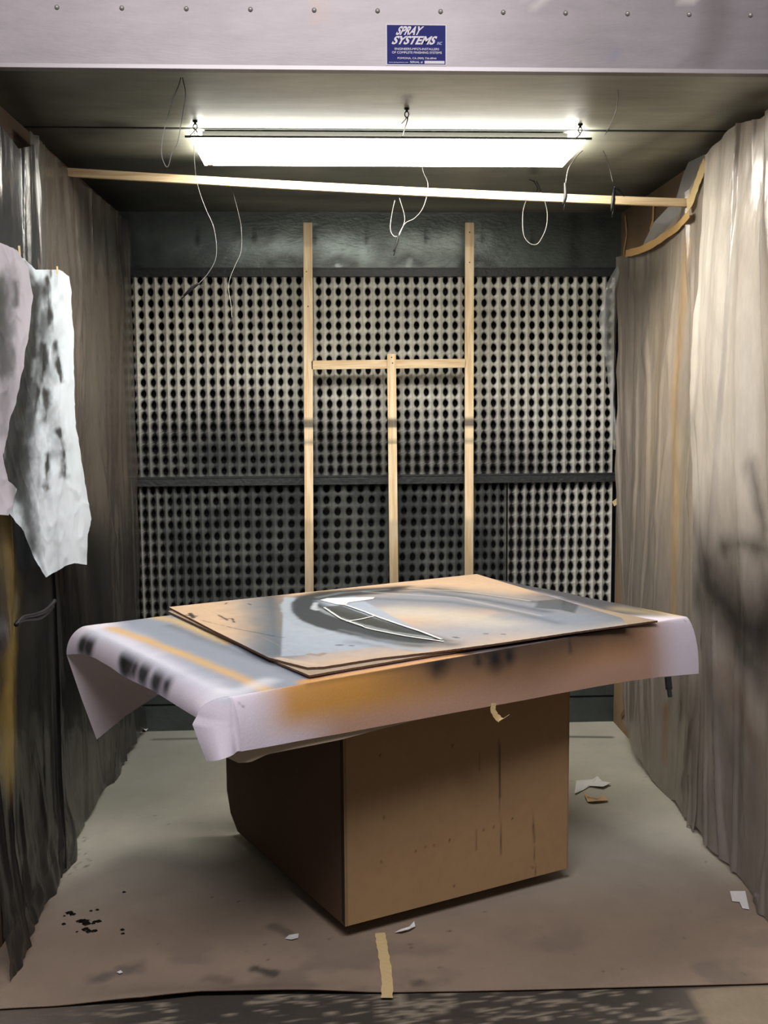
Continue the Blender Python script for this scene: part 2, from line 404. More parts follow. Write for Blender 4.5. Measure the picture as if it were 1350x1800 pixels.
for x, y in ((348, 424), (447, 420), (553, 424), (644, 424), (748, 424), (848, 422), (935, 430)):
    paint(cols, P2, PB((x, y), (x, y-6)), .006, .016, (12, 12, 12), .9, rag=.006, rs=60)
    paint(cols, P2, PB((x, y-25), (x, y+5)), .003, .01, (24, 24, 24), .6)
for x, y in ((500, 450), (596, 455), (716, 452), (840, 455)):
    paint(cols, P2, PB((x-25, y+12), (x, y), (x+25, y+12)), .012, .028, (14, 15, 15), .85, rag=.01)
paint(cols, P2, PB((720, 458), (718, 470)), .012, .004, (120, 128, 126), .7)
paint(cols, P2, PB((592, 468), (596, 469)), .010, .004, (150, 158, 156), .7)
paint(cols, P2, PB((930, 466), (932, 470)), .012, .005, (100, 104, 100), .5)
paint(cols, P2, PB((215, 385), (240, 470)), .02, .05, (20, 22, 22), .7)
paint(cols, P2, PB((1010, 380), (1010, 470)), .02, .05, (34, 36, 36), .7)
rs = random.Random(3)
for k in range(70):
    x = rs.uniform(430, 900); y = rs.uniform(395, 465); dx = rs.uniform(-22, 22); dy = rs.uniform(-16, 16)
    paint(cols, P2, PB((x, y), (x+dx, y+dy)), .001, .0035, rs.choice([(18, 20, 20), (110, 122, 120)]), .45)
V = np.stack([P2[:, 0], 0*P2[:, 0]+YB-.001, P2[:, 1]], 1)
V2 = np.vstack([V, V+np.array([0, .08, 0])]); n = len(V)
F2 = gfaces(nu, nv)+[(0, n, n+nu, nu)]
mk('metal_band', V2, F2, m_band, parent=wb, cols=np.vstack([cols, cols]))
# rails (dark painted angles)
def rail(name, z0, z1, yf, flecks):
    o = mk(name, *join(box((XL, yf, z0), (XR, YB+.08, z1)), box((XL, yf-.004, z1-.006), (XR, yf, z1)), box((XL, yf-.004, z0), (XR, yf, z0+.006))), m_dark)
    o['kind'] = 'structure'
    for k in range(flecks):
        x = rs.uniform(-.35, .95); z = rs.choice([z1-.008, z0+.012])+rs.uniform(-.003, .003); L = rs.uniform(.004, .03)
        pass
    return o
rail('trim_1', 2.093, 2.132, YB-.022, 18)
rail('trim_2', 1.155, 1.196, YB-.03, 0)
rail('trim_3', .275, .315, YB-.03, 0)
mk('kick_panel', *join(box((XL, YB, -.004), (XR, YB+.012, .12)), box((XL, YB+.004, .13), (XR, YB+.012, .30))), m_band, parent=wb,
   cols=np.tile(np.array(lin((64, 70, 68))), (16, 1)))
o = mk('trim_4', *box((XL+.0, YB-.05, 1.18), (XL+.012, YB-.032, 2.02)), wood('batten', (206, 160, 96), (176, 128, 72), 2)); o['kind'] = 'structure'

# ================================================================== accordion filters
def filterpad(x0, x1, z0, z1, ncol, nrow, zoff, seed, dirtfn, label, warp=None, slant=0, hole=.30):
    """pleated paper pad with punched holes; u across in pleats, v down in rows"""
    K = 16; ring = []
    for k in range(K):
        a = 2*pi*k/K; ring.append((cos(a), sin(a)))
    def sq(k):
        c, s = ring[k]; m = max(abs(c), abs(s)); return c/m*.5, s/m*.5
    levels = [0, .28, .62, 1]
    V = []; UV = []; Fc = []
    dz = (z1-z0)/nrow
    for i in range(ncol):
        for j in range(nrow):
            b = len(V)
            rnd = random.Random(seed*1000003+i*131+j)
            hw = hole*rnd.uniform(.86, 1.08); hh = hole*rnd.uniform(.92, 1.1)
            for lv in levels:
                for k in range(K):
                    c, s = ring[k]; px, py = sq(k)
                    hx, hy = c*hw*.85, s*hh
                    x = hx+(px-hx)*lv; y = hy+(py-hy)*lv
                    V.append((i+.5+x, j+.5+y)); UV.append((x, y))
            for l in range(3):
                for k in range(K):
                    Fc.append((b+l*K+k, b+l*K+(k+1) % K, b+(l+1)*K+(k+1) % K, b+(l+1)*K+k))
    V = np.array(V); UV = np.array(UV)
    u = V[:, 0]/ncol; v = V[:, 1]/nrow
    if warp: u = warp(u, v)
    x = x0+(x1-x0)*u + slant*(v-.0)*np.sin(pi*np.clip(u, 0, 1))
    x = x + .004*(fbm(V[:, 0]*.35, V[:, 1]*.25, seed+4)-.5)*np.sin(pi*np.clip(u, 0, 1))
    z = z1-(z1-z0)*v + zoff
    a = np.abs(UV[:, 0])*2                          # 0 in the valley, 1 on the ridge
    pinch = np.cos(UV[:, 1]*2*pi)                   # 1 at the hole, -1 between two holes
    depth = .030*(1-a**.9)*(1+.16*pinch) + .004*(1-a)*pinch
    depth += .010*(fbm(V[:, 0]*.2, V[:, 1]*.12, seed+9)-.5)
    y = YB-.012+depth
    W = np.stack([x, y, z], 1)
    hd = np.hypot(UV[:, 0]/.8, UV[:, 1])/hole
    n = fbm(x*9, z*9, seed+1); nf = fbm(x*70, z*70, seed+2)
    L = np.clip(dirtfn(x, z)+(n-.5)*.22, 0, 1)
    clean = np.array(lin((232, 230, 220))); dark = np.array(lin((68, 72, 71))); blk = np.array(lin((12, 12, 12)))
    valley = np.exp(-(a/(.20+.45*L))**2)
    soot = np.clip((1-sst(.9, 1.5+.9*L*(1-sst(.7, .95, L)*.9), hd))*(.95) + valley*(.30+.75*L)*(1-.85*sst(.65, .95, L)), 0, 1)
    edge = .22*np.exp(-((1-a)/.10)**2)
    c = clean[None]*(1-L[:, None])+dark[None]*L[:, None]
    c = c*(1-edge[:, None])
    mixc = (blk*(1-sst(.6, 1.0, L))[:, None]+np.array(lin((24, 25, 25)))*sst(.6, 1.0, L)[:, None])
    c = c*(1-soot[:, None])+mixc*soot[:, None]
    c *= (.9+.2*nf)[:, None]
    o = mk('accordion_filter', W, Fc, m_filter, cols=c)
    tag(o, label, 'filter')
    mk('backing', *box((x0+.004, YB+.045, z0), (x1-.004, YB+.055, z1)), m_black, parent=o)
    return o
def px_x(p): return at(p, 700, Y=YB)[0]
def dirt_up(x, z):
    d = .10+.62*sst(1.62, 1.16, z)*(1-.55*sst(.75, 1.2, x))
    d += .45*np.exp(-(((x+.45)/.45)**2+((z-1.36)/.20)**2))
    d += .18*sst(-.6, -.95, x)*0
    d += .10*np.exp(-(((x-.3)/.45)**2+((z-1.3)/.15)**2))
    # shadow print left by spraying past the crossbar
    return d
def dirt_lowL(x, z):
    d = .96-.25*sst(-.72, -.93, x)
    return d+.0*z
def dirt_lowR(x, z):
    d = .58-.28*sst(.8, 1.25, x)+.30*sst(.75, .55, z)*0+.12*sst(1.1, 1.16, z)
    return d
f1 = filterpad(-.932, 1.287, 1.190, 2.100, 50, 18, .004, 1, dirt_up, 'large off-white pleated filter with round holes above the middle rail')
f2 = filterpad(-.930, .792, .300, 1.165, 38, 16, -.004, 2, dirt_lowL, 'dark grey oversprayed pleated filter below the middle rail, left of the paler pad',
          warp=lambda u, v: u-.030*np.sin(2*pi*u)*(1-.3*v), slant=-.020)
f3 = filterpad(.798, 1.290, .300, 1.165, 12, 16, -.002, 3, dirt_lowR, 'narrow pale grey pleated filter below the middle rail at the right corner',
          slant=-.012)

# ================================================================== ceiling lamp
lx0, lx1, ly0, ly1 = -.437, .806, 3.325, 3.655
lamp = empty('ceiling_lamp', (.185, 3.49, 2.335), 'glowing white rectangular fluorescent lamp hung just under the metal ceiling', 'lamp')
mk('diffuser', *box((lx0, ly0, 2.337), (lx1, ly1, 2.350)), m_diff, parent=lamp)
mk('housing', *join(box((lx0+.03, ly0+.03, 2.350), (lx1-.05, ly1-.05, 2.374)), box((lx0-.02, ly0-.006, 2.3455), (lx1+.02, ly0-.001, 2.3515))), m_housing, parent=lamp)
for px, py in ((343, 212), (715, 190), (1020, 218)):
    h = at(px, py, Z=ZC); hx, hy = h[0], h[1]
    pts = []
    parts = [lathe([(.008, 0), (.008, .004), (.004, .006), (.004, .012)], (hx, hy, ZC), (0, 0, -1), 8)]
    ring = [(hx+.006*cos(t), hy, ZC-.018+.009*sin(t)) for t in np.linspace(0, 2*pi, 9)]
    parts.append(tube(ring, .0018, 5, 2))
    parts.append(tube([(hx, hy, ZC-.026), (hx+.003, hy+.02, ZC-.030), (hx, ly0-.003, 2.352)], .0022, 5, 4))
    parts.append(tube([(hx, hy, ZC-.026), (hx-.006, hy-.006, ZC-.036), (hx-.016, hy-.006, ZC-.046)], .0013, 5, 3))
    mk('hanger', *join(*parts), m_blackm, parent=lamp, smooth=True)
mk('clip', *box((lx0+.01, ly1-.02, 2.334), (lx0+.03, ly1-.008, 2.337)), m_housing, parent=lamp)

# ================================================================== wooden strip under the ceiling
Lp = at(108, 302, X=XL+.012); Rp = at(1217, 357, X=XR-.03)
mid = (Lp+Rp)/2+np.array([0, 0, -.012])
V = []; segs = 40
P = np.array([Lp*(1-t)+Rp*t+np.array([0, 0, -.024*4*t*(1-t)*.35]) for t in np.linspace(0, 1, segs+1)])
for p in P:
    V += [p+np.array([0, i*.009, j*.0135]) for i, j in ((-1, -1), (1, -1), (1, 1), (-1, 1))]
Fc = [(4*k+q, 4*k+(q+1) % 4, 4*k+4+(q+1) % 4, 4*k+4+q) for k in range(segs) for q in range(4)]+[(3, 2, 1, 0), tuple(4*segs+i for i in range(4))]
o = mk('wooden_strip', V, Fc, m_woodx); tag(o, 'long thin pine strip spanning the booth just below the lamp', 'wood strip')

# ================================================================== wooden frame before the filters
fr = empty('batten_stand', (.25, 4.6, 0), 'tall pine frame of three upright battens and a crossbar standing before the filters', 'stand')
def post(x0, z0, x1, z1, y, w=.0385, d=.019, name='upright'):
    V, Fc = beam((x0, y, z0), (x1, y, z1), w, d, up=(0, 1, 0), seg=260)
    z = V[:, 2]; x = V[:, 0]
    c = np.ones((len(V), 3))
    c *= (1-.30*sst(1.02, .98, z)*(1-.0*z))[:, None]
    c *= (1-.25*sst(2.20, 2.22, z))[:, None] if name == 'upright' and z1 > 2 else 1
    for zz, hh, a, s1, s2 in ((1.435, .020, .88, .012, .006), (1.352, .010, .55, .014, .004)):
        up = 1-sst(hh-s1, hh+s1, np.abs(z-zz)); dn = 1-sst(hh-s2, hh+s2, np.abs(z-zz))
        m = np.where(z > zz, up, dn)*a
        c = c*(1-m[:, None])+np.array([.075, .09, .12])*m[:, None]
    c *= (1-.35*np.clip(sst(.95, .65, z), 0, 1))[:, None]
    o = mk(name, V, Fc, m_wood, parent=fr, cols=c)
    return o
post(-.132, 0, -.108, 2.311, 4.600); post(.602, 0, .603, 2.312, 4.600); post(.262, 0, .254, 1.740, 4.580)
V, Fc = beam((-.100, 4.600, 1.694), (.586, 4.600, 1.699), .019, .0385, seg=4)
mk('crossbar', V, Fc, m_woodx, parent=fr)
for x, z in ((-.117, 2.10), (-.112, 1.95), (.254, 1.725), (.258, 1.70), (.603, 2.27), (.603, 2.14)):
    yy = 4.5705 if z < 1.8 else 4.5905
    mk('nail', *lathe([(.003, 0), (.0024, .0012), (.0005, .0015)], (x, yy, z), (0, -1, 0), 8), m_blackm, parent=fr)

# ================================================================== plastic sheets on the side walls
def curtain(name, xw, sgn, ytop, ztop, ybot, zbot, nu, nv, amp, colfn, label, foldsc=8, bulge=None, seed=1, hemflare=0, pins=()):
    """hanging sheet. ytop/ztop: polyline of (y,z) along the upper edge, ybot along the lower; sgn=+1 means it bulges to +X"""
    top = resamp(np.array(ytop, float), nu); bot = resamp(np.array(ybot, float), nu)
    v = np.linspace(0, 1, nv+1)[:, None, None]
    G = top[None]*(1-v)+bot[None]*v                         # (nv+1, nu+1, 2): y, z
    Y = G[..., 0].ravel(); Z = G[..., 1].ravel()
    U = np.tile(np.linspace(0, 1, nu+1), nv+1); Vv = np.repeat(np.linspace(0, 1, nv+1), nu+1)
    Lm = abs(ytop[-1][0]-ytop[0][0]); s = U*Lm
    sk = s+.22*(fbm(s*1.6, Vv*1.3, seed)-.5)
    a1 = fbm(sk*foldsc*.55, Vv*.8, seed+1, 2)-.5
    a5 = fbm(sk*foldsc*1.7, Vv*1.3, seed+11, 2)-.5
    gate = sst(.42, .62, fbm(s*3.1+7, Vv*2.2, seed+13, 2))
    a2 = np.clip(1-np.abs(fbm(sk*foldsc*1.5+Vv*1.1, Vv*1.5, seed+2, 2)-.5)*16, 0, 1)*gate
    a4 = np.clip(1-np.abs(fbm(sk*foldsc*.9-Vv*2.2, Vv*1.3, seed+6, 2)-.5)*14, 0, 1)*sst(.4, .6, fbm(s*2.3+3, Vv*3, seed+17, 2))
    a3 = fbm(s*14, Z*9, seed+3, 4)-.5
    env = .35+.9*sst(0, .35, Vv)
    x = .030+amp*(a1*1.9*env+a5*.55+a2*.38+a4*.34+a3*.16)
    if bulge is not None: x = x+bulge(Y, Z, U, Vv)
    x = np.maximum(x, .008)
    V = np.stack([xw+sgn*x, Y, Z], 1)
    c = colfn(Y, Z, U, Vv)
    # darker along the creases
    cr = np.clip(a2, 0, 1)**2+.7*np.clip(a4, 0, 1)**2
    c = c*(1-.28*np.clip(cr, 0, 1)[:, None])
    o = mk(name, V, gfaces(nu, nv), m_plastic, cols=c, smooth=True)
    tag(o, label, 'plastic sheet')
    return o
def C(n, c): return np.tile(np.array(lin(c)), (n, 1))
def mixc(c, col, m):
    return c*(1-m[:, None])+np.array(lin(col))*m[:, None]
LW = lambda *a: [at(x, y, X=XL+.04)[1:] for x, y in a]
RW = lambda *a: [at(x, y, X=XR-.05)[1:] for x, y in a]

def col_lf(Y, Z, U, V):
    p = np.stack([Y, Z], 1); c = C(len(Y), (114, 106, 97))
    n = fbm(Y*4, Z*1.5, 12); c = mixc(c, (70, 68, 62), np.clip((n-.4)*2, 0, .7))
    c = mixc(c, (74, 74, 70), sst(2.3, 2.0, Y*0+Z)*0)
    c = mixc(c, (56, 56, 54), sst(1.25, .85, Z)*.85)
    paint(c, p, LW((215, 400), (200, 440), (160, 400)), .08, .12, (44, 46, 44), .7)
    paint(c, p, LW((60, 280), (75, 420), (70, 480)), .05, .10, (120, 122, 124), .6)
    paint(c, p, LW((50, 900), (120, 1150), (80, 1380)), .30, .22, (13, 14, 14), .97, rag=.05, rs=5)
    paint(c, p, LW((170, 980), (190, 1200)), .10, .16, (26, 28, 28), .9, rag=.05, rs=5)
    paint(c, p, LW((190, 1330), (110, 1430)), .05, .08, (104, 100, 92), .7, rag=.03)
    return c
def col_ln(Y, Z, U, V):
    p = np.stack([Y, Z], 1); c = C(len(Y), (66, 68, 70))
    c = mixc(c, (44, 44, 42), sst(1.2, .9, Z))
    paint(c, p, LW((20, 240), (30, 330)), .03, .08, (120, 122, 124), .5)
    paint(c, p, LW((5, 930), (18, 1080), (5, 1230), (15, 1350)), .055, .07, (170, 140, 66), .8, rag=.05, rs=9)
    paint(c, p, LW((30, 1050), (20, 1090)), .02, .03, (150, 140, 110), .5, rag=.02)
    paint(c, p, LW((70, 1100), (60, 1300), (40, 1400)), .03, .07, (24, 25, 24), .7, rag=.03)
    paint(c, p, LW((90, 1480), (10, 1560)), .08, .12, (72, 68, 62), .7, rag=.03)
    return c
tl = [at(x, y, X=XL+.01)[1:] for x, y in ((47, 243), (110, 303), (165, 352), (207, 388))]
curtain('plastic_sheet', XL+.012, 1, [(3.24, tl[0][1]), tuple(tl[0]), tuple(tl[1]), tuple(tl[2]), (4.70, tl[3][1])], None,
        [(3.24, .01), (3.6, .015), (3.9, .03), (4.1, .0), (4.35, .03), (4.66, .04)], None, 240, 200, .035, col_lf,
        'dark grey oversprayed plastic sheet covering the left wall back to the filters', foldsc=6, seed=21)
curtain('plastic_sheet', XL+.012, 1, [(2.62, 2.30), (2.95, 2.29), (3.12, 2.26), (3.27, 2.31)], None, [(2.60, .004), (2.95, .01), (3.15, .004), (3.34, .0)], None,
        160, 200, .030, col_ln, 'near left plastic sheet, dark with a yellow paint streak, pooling on the floor', foldsc=7, seed=31,
        bulge=lambda Y, Z, U, V: .05*sst(.35, 0, Z)*(fbm(Y*9, Z*7, 5)))
def col_rf(Y, Z, U, V):
    p = np.stack([Y, Z], 1); c = C(len(Y), (188, 174, 156))
    n = fbm(Y*4, Z*1.2, 14); c = mixc(c, (166, 156, 146), np.clip((n-.35)*2, 0, .8))
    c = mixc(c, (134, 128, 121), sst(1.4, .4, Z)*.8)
    paint(c, p, RW((1100, 480), (1120, 520), (1150, 480)), .10, .16, (92, 86, 78), .7)
    paint(c, p, RW((1205, 430), (1187, 700), (1185, 900), (1180, 1100)), .028, .018, (205, 166, 112), .55)
    paint(c, p, RW((1163, 560), (1145, 800)), .03, .05, (186, 160, 126), .5)
    paint(c, p, RW((1172, 1250), (1170, 1330)), .03, .02, (150, 108, 74), .6)
    return c
def col_rn(Y, Z, U, V):
    p = np.stack([Y, Z], 1); c = C(len(Y), (232, 223, 210))  # pale upper colour carries part of the lamp's glare
    n = fbm(Y*5, Z*1.3, 17); c = mixc(c, (196, 182, 168), np.clip((n-.4)*2, 0, .8))
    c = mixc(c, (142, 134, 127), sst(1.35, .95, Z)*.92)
    paint(c, p, RW((1235, 1040), (1262, 1180), (1290, 1330)), .03, .10, (96, 92, 88), .6, rag=.05, rs=6)
    paint(c, p, RW((1285, 960), (1320, 955), (1400, 975)), .010, .05, (8, 8, 8), .98, rag=.02, rs=15)
    paint(c, p, RW((1230, 900), (1245, 1000), (1235, 1060)), .012, .05, (60, 58, 56), .6, rag=.02)
    paint(c, p, RW((1345, 820), (1360, 930)), .015, .05, (26, 26, 26), .85, rag=.02)
    paint(c, p, RW((1262, 1030), (1300, 1090), (1350, 1110), (1420, 1060)), .08, .13, (14, 15, 15), .96, rag=.06, rs=6)
    paint(c, p, RW((1300, 1130), (1345, 1180)), .05, .12, (34, 32, 30), .8, rag=.05, rs=6)
    paint(c, p, RW((1285, 1200), (1350, 1330), (1420, 1300)), .05, .10, (116, 92, 80), .55, rag=.05)
    paint(c, p, RW((1240, 1420), (1350, 1500)), .05, .10, (150, 144, 134), .5, rag=.05)
    return c
tr = [at(x, y, X=XR-.02)[1:] for x, y in ((1238, 288), (1210, 372), (1160, 422), (1120, 444), (1090, 452))]
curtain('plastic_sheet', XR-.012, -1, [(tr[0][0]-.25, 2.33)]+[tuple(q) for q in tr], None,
        [(3.42, .01), (3.66, .03), (3.74, .0), (3.95, .02), (4.12, .05), (4.30, .06), (4.42, .10), (4.52, .45)], None, 260, 200, .034, col_rf,
        'grey-brown plastic sheet with taped curved top edge on the right wall near the filters', foldsc=6, seed=41)
tn = [(2.80, 2.345), (3.0, 2.325), (3.18, 2.36), (3.40, 2.345), (3.47, 2.335)]
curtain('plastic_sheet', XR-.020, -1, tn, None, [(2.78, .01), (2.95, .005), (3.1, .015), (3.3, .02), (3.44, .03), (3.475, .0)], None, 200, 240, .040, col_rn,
        'near right plastic sheet with bright glare at the top and a black sprayed patch', foldsc=7, seed=55,
        bulge=lambda Y, Z, U, V: .012+.03*np.exp(-((Y-3.2)/.3)**2)*np.exp(-((Z-1.7)/.6)**2))

# clear loose flaps
def flapmesh(name, pxs_l, pxs_r, yv, label, bul=.03, seed=1):
    nu, nv = 14, 50
    l = resamp([at(x, y, Y=yy) for x, y, yy in pxs_l], nv); r = resamp([at(x, y, Y=yy) for x, y, yy in pxs_r], nv)
    u = np.linspace(0, 1, nu+1)[None, :, None]
    G = l[:, None]*(1-u)+r[:, None]*u
    n = fbm(u*3+np.arange(nv+1)[:, None, None]*.12, np.arange(nv+1)[:, None, None]*.25+0*u, seed)-.5
    G[..., 1] -= (bul*(np.sin(pi*u)+n*1.2))[..., 0]
    o = mk(name, G.reshape(-1, 3), gfaces(nu, nv), m_clear, smooth=True); tag(o, label, 'plastic flap'); return o
flapmesh('plastic_flap', [(1088, 462, 4.64), (1066, 500, 4.62), (1052, 560, 4.62), (1058, 600, 4.62), (1066, 640, 4.62), (1072, 700, 4.63), (1078, 790, 4.64)],
         [(1092, 470, 4.64), (1086, 520, 4.66), (1084, 580, 4.66), (1082, 620, 4.66), (1081, 650, 4.66), (1081, 700, 4.66), (1081, 790, 4.66)], 0,
         'clear crinkled plastic flap overlapping the right edge of the filters', seed=3)
flapmesh('plastic_flap', [(1222, 255, 3.72), (1200, 310, 3.80), (1188, 350, 3.86), (1150, 390, 4.0), (1130, 430, 4.2)],
         [(1240, 272, 3.64), (1225, 330, 3.72), (1205, 380, 3.80), (1185, 405, 3.96), (1140, 436, 4.15)], 0,
         'clear plastic flap folded up beside the end of the pine strip', bul=.015, seed=8)

# ================================================================== masking tape
def ribbon(name, pts, width, widev, m, th=.0012, parent=None):
    P = np.array(pts, float); P = resamp(P, max(8, len(P)*4)); n = len(P)
    wv = np.array(widev, float); wv /= np.linalg.norm(wv)
    V = []; Fc = []
    for i, p in enumerate(P):
        d = P[min(i+1, n-1)]-P[max(i-1, 0)]; d /= np.linalg.norm(d)+1e-9
        ww = wv-d*(wv@d); ww /= np.linalg.norm(ww)+1e-9; nn = np.cross(d, ww)
        wd = width*(.9+.2*hsh(i*1.7, 3.1, 2))
        V += [p-ww*wd/2, p+ww*wd/2, p+ww*wd/2+nn*th, p-ww*wd/2+nn*th]
    for i in range(n-1):
        for q in range(4): Fc.append((4*i+q, 4*i+(q+1) % 4, 4*i+4+(q+1) % 4, 4*i+4+q))
    Fc += [(3, 2, 1, 0), tuple(4*(n-1)+q for q in range(4))]
    return mk(name, V, Fc, m, parent=parent)
def rt(pxs, X, w, label, wide=None, mm=None):
    pts = [at(x, y, X=X) for x, y in pxs]
    d = pts[-1]-pts[0]; wd = np.cross(d, (1, 0, 0))
    o = ribbon('masking_tape', pts, w, wd if wide is None else wide, mm or m_tape); tag(o, label, 'tape'); return o
m_tape2 = mat('aged_tape', (196, 158, 104), rough=.65)
rt([(1240, 286), (1230, 310), (1216, 350), (1208, 362)], XR-.055, .05, 'wide tan masking tape on the sheet edge above the pine strip')
rt([(1212, 376), (1190, 400), (1150, 428), (1125, 440), (1100, 446)], XR-.06, .030, 'curved tan tape along the top of the far right sheet', mm=m_tape2)
rt([(1099, 378), (1102, 412), (1097, 440), (1097, 470)], XR-.004, .018, 'vertical tan tape on the board in the back right corner', mm=m_tape2)
rt([(1149, 362), (1148, 388), (1143, 405)], XR-.004, .020, 'short vertical tape on the brown board under the pine strip', mm=m_tape2)
for (x0, y0, x1, y1), lb in (((1079, 779, 1091, 774), 'tan tape tab beside the upper filter at the right wall'), ((1078, 886, 1088, 878), 'tan tape tab just below the middle rail at the right wall')):
    a = at(x0, y0, Y=4.66); b = at(x1, y1, Y=4.64)
    o = ribbon('masking_tape', [a, (a+b)/2+np.array([0, -.004, 0]), b], .024, (0, 0, 1), m_tape); tag(o, lb, 'tape')
rt([(1092, 1260), (1104, 1240), (1110, 1238)], XR-.004, .022, 'brown tape scrap low on the right board beside the floor', mm=mat('brown_tape', (120, 86, 56), rough=.7))
rt([(100, 468), (101, 482)], XL+.13, .016, 'small tape tab holding the white paper, right of the two', wide=(0, 1, 0))
rt([(33, 432), (35, 456)], XL+.14, .016, 'small tape tab holding the white paper, left of the two', wide=(0, 1, 0))

# ================================================================== hanging masking papers
def hang(top, right, bottom, left, X, nu, nv, colfn, label, amp=.02, seed=1, curl=0):
    g = coons(bottom, top, left[::-1], right[::-1], nu, nv)     # px grid, bottom to top
    P = np.array([at(x, y, X=X) for x, y in g])
    Y, Z = P[:, 1], P[:, 2]
    d = fbm(Y*5, Z*3, seed, 3)-.5
    r = 1-np.abs(fbm(Y*11, Z*6, seed+3, 3)-.5)*5
    r2_ = 1-np.abs(fbm(Y*16+Z*9, Z*14, seed+7, 2)-.5)*6
    P[:, 0] += amp*(d*2.2+np.clip(r, 0, 1)*.5+np.clip(r2_, 0, 1)*.22)*.42
    c = colfn(g)
    o = mk('masking_paper', P, gfaces(nu, nv), m_mask, cols=c, smooth=True); tag(o, label, 'paper'); return o
def SP(g, c, pts, w, soft, col, a, rag=0, seed=1):
    """stroke on the hanging sheet, in the sheet's own grid coordinates"""
    d = pdist(g, pts)
    if rag: d = d+rag*(fbm(g[:, 0]*.10, g[:, 1]*.045, seed)-.5)*2
    m = (1-sst(w-soft, w+soft, d))*a
    c[:] = c*(1-m[:, None])+np.array(lin(col))*m[:, None]
def colB(g):
    c = C(len(g), (216, 226, 236))
    n = fbm(g[:, 0]*.05, g[:, 1]*.02, 9)
    c = mixc(c, (140, 148, 154), np.clip((n-.48)*2.2, 0, .6)*sst(128, 92, g[:, 0]))
    SP(g, c, [(50, 520), (40, 620), (26, 740), (18, 860)], 28, 14, (13, 15, 16), .98, 10)
    SP(g, c, [(72, 560), (62, 660), (50, 780), (46, 880), (60, 960)], 13, 14, (40, 44, 46), .9, 10, 4)
    SP(g, c, [(84, 560), (80, 640), (88, 720), (96, 800)], 8, 12, (104, 110, 114), .6, 16, 6)
    SP(g, c, [(58, 660), (66, 600), (70, 540)], 2, 6, (150, 158, 162), .6, 8, 8)
    for pts in ([(56, 515), (60, 610)], [(76, 490), (86, 555)], [(48, 600), (45, 660)], [(96, 605), (108, 655)], [(78, 608), (75, 655)], [(66, 676), (63, 712)],
                [(84, 690), (81, 725)], [(100, 760), (110, 822)], [(84, 800), (78, 840)], [(42, 660), (38, 720)], [(30, 760), (26, 840)]):
        SP(g, c, [pts[0], ((pts[0][0]+pts[1][0])/2+2, (pts[0][1]+pts[1][1])/2), (pts[1][0], pts[1][1]+14)], 4.5, 5.5, (10, 11, 11), .95, 8, int(pts[0][0]))
    SP(g, c, [(64, 505), (46, 472), (40, 462)], 5, 7, (40, 42, 44), .85, 4)
    SP(g, c, [(85, 930), (100, 960), (85, 1000)], 3, 10, (150, 158, 164), .5, 8)
    SP(g, c, [(60, 960), (80, 1010)], 2, 5, (110, 116, 120), .6, 3)
    return c
def colA(g):
    c = C(len(g), (196, 190, 202))
    SP(g, c, [(-4, 500), (0, 560), (2, 650)], 14, 12, (12, 12, 13), .97, 8)
    SP(g, c, [(22, 498), (25, 535)], 5, 6, (36, 36, 38), .9, 3)
    SP(g, c, [(12, 480), (8, 600), (4, 760)], 12, 14, (104, 102, 108), .6, 10)
    SP(g, c, [(20, 830), (26, 880)], 4, 5, (90, 86, 80), .6, 3)
    return c
hang([(10, 448), (40, 454), (60, 474), (100, 474), (121, 486)], [(121, 486), (130, 600), (132, 750), (146, 840), (158, 912), (152, 940), (151, 993)],
     [(12, 900), (45, 935), (62, 985), (80, 1015), (112, 996), (128, 990), (151, 993)], [(10, 448), (-8, 700), (12, 900)],
     XL+.105, 110, 240, colB, 'white crumpled masking paper with black spray streaks hanging on the left wall', seed=3)
hang([(-60, 400), (0, 428), (28, 440)], [(28, 440), (46, 470), (55, 520), (48, 590), (34, 660), (22, 710), (8, 770), (2, 800), (14, 845), (28, 860), (20, 890), (14, 906)],
     [(-60, 900), (0, 905), (14, 906)], [(-60, 400), (-60, 650), (-60, 900)],
     XL+.155, 60, 220, colA, 'lilac-white crumpled masking paper at the left edge overlapping the streaked one', seed=8, amp=.016)

# ================================================================== floor covering
pe = lambda pts: [at(x, y, Z=0)[:2] for x, y in pts]
nu, nv = 300, 240
front = pe([(-140, 1785), (0, 1775), (130, 1768), (250, 1763), (350, 1752), (480, 1750), (675, 1746), (900, 1742), (1100, 1737), (1350, 1730), (1500, 1728)])
front = [(XL-.0, front[0][1])]+[q for q in front if XL+.02 < q[0] < XR+.05]+[(XR+.18, front[-1][1])]
g = coons(front, [(XL+.002, YB-.002), (XR-.002, YB-.002)], [front[0], (XL+.002, YF+.05), (XL+.002, YB-.002)], [front[-1], (XR+.03, YF-.06), (XR-.002, YF+.06), (XR-.002, YB-.002)], nu, nv)
x, y = g[:, 0], g[:, 1]
c = C(len(g), (146, 127, 110))
c = mixc(c, (178, 175, 162), sst(2.75, 3.5, y)*.95)  # grey overspray, plus the lamp-lit zone painted in as a lighter tone
c = mixc(c, (112, 114, 108), sst(-.2, -.8, x)*sst(3.3, 4.0, y)*.7)
n = fbm(x*3, y*3, 6); c *= (.88+.24*n)[:, None]
n2 = fbm(x*5, y*7, 11)
c = mixc(c, (104, 92, 84), np.clip((n2-.55)*4, 0, .5)*sst(2.9, 2.6, y))
FL = lambda *a: pe(a)
p2 = np.stack([x, y], 1)
paint(c, p2, FL((450, 1705), (480, 1712)), .016, .010, (50, 48, 46), .8, rag=.01, rs=40)
paint(c, p2, FL((180, 1720), (240, 1700)), .022, .02, (92, 86, 82), .7, rag=.02, rs=30)
paint(c, p2, FL((480, 1630), (505, 1642)), .014, .012, (84, 80, 68), .6, rag=.01)
paint(c, p2, FL((370, 1722), (400, 1726)), .02, .02, (104, 84, 74), .6, rag=.01, rs=40)
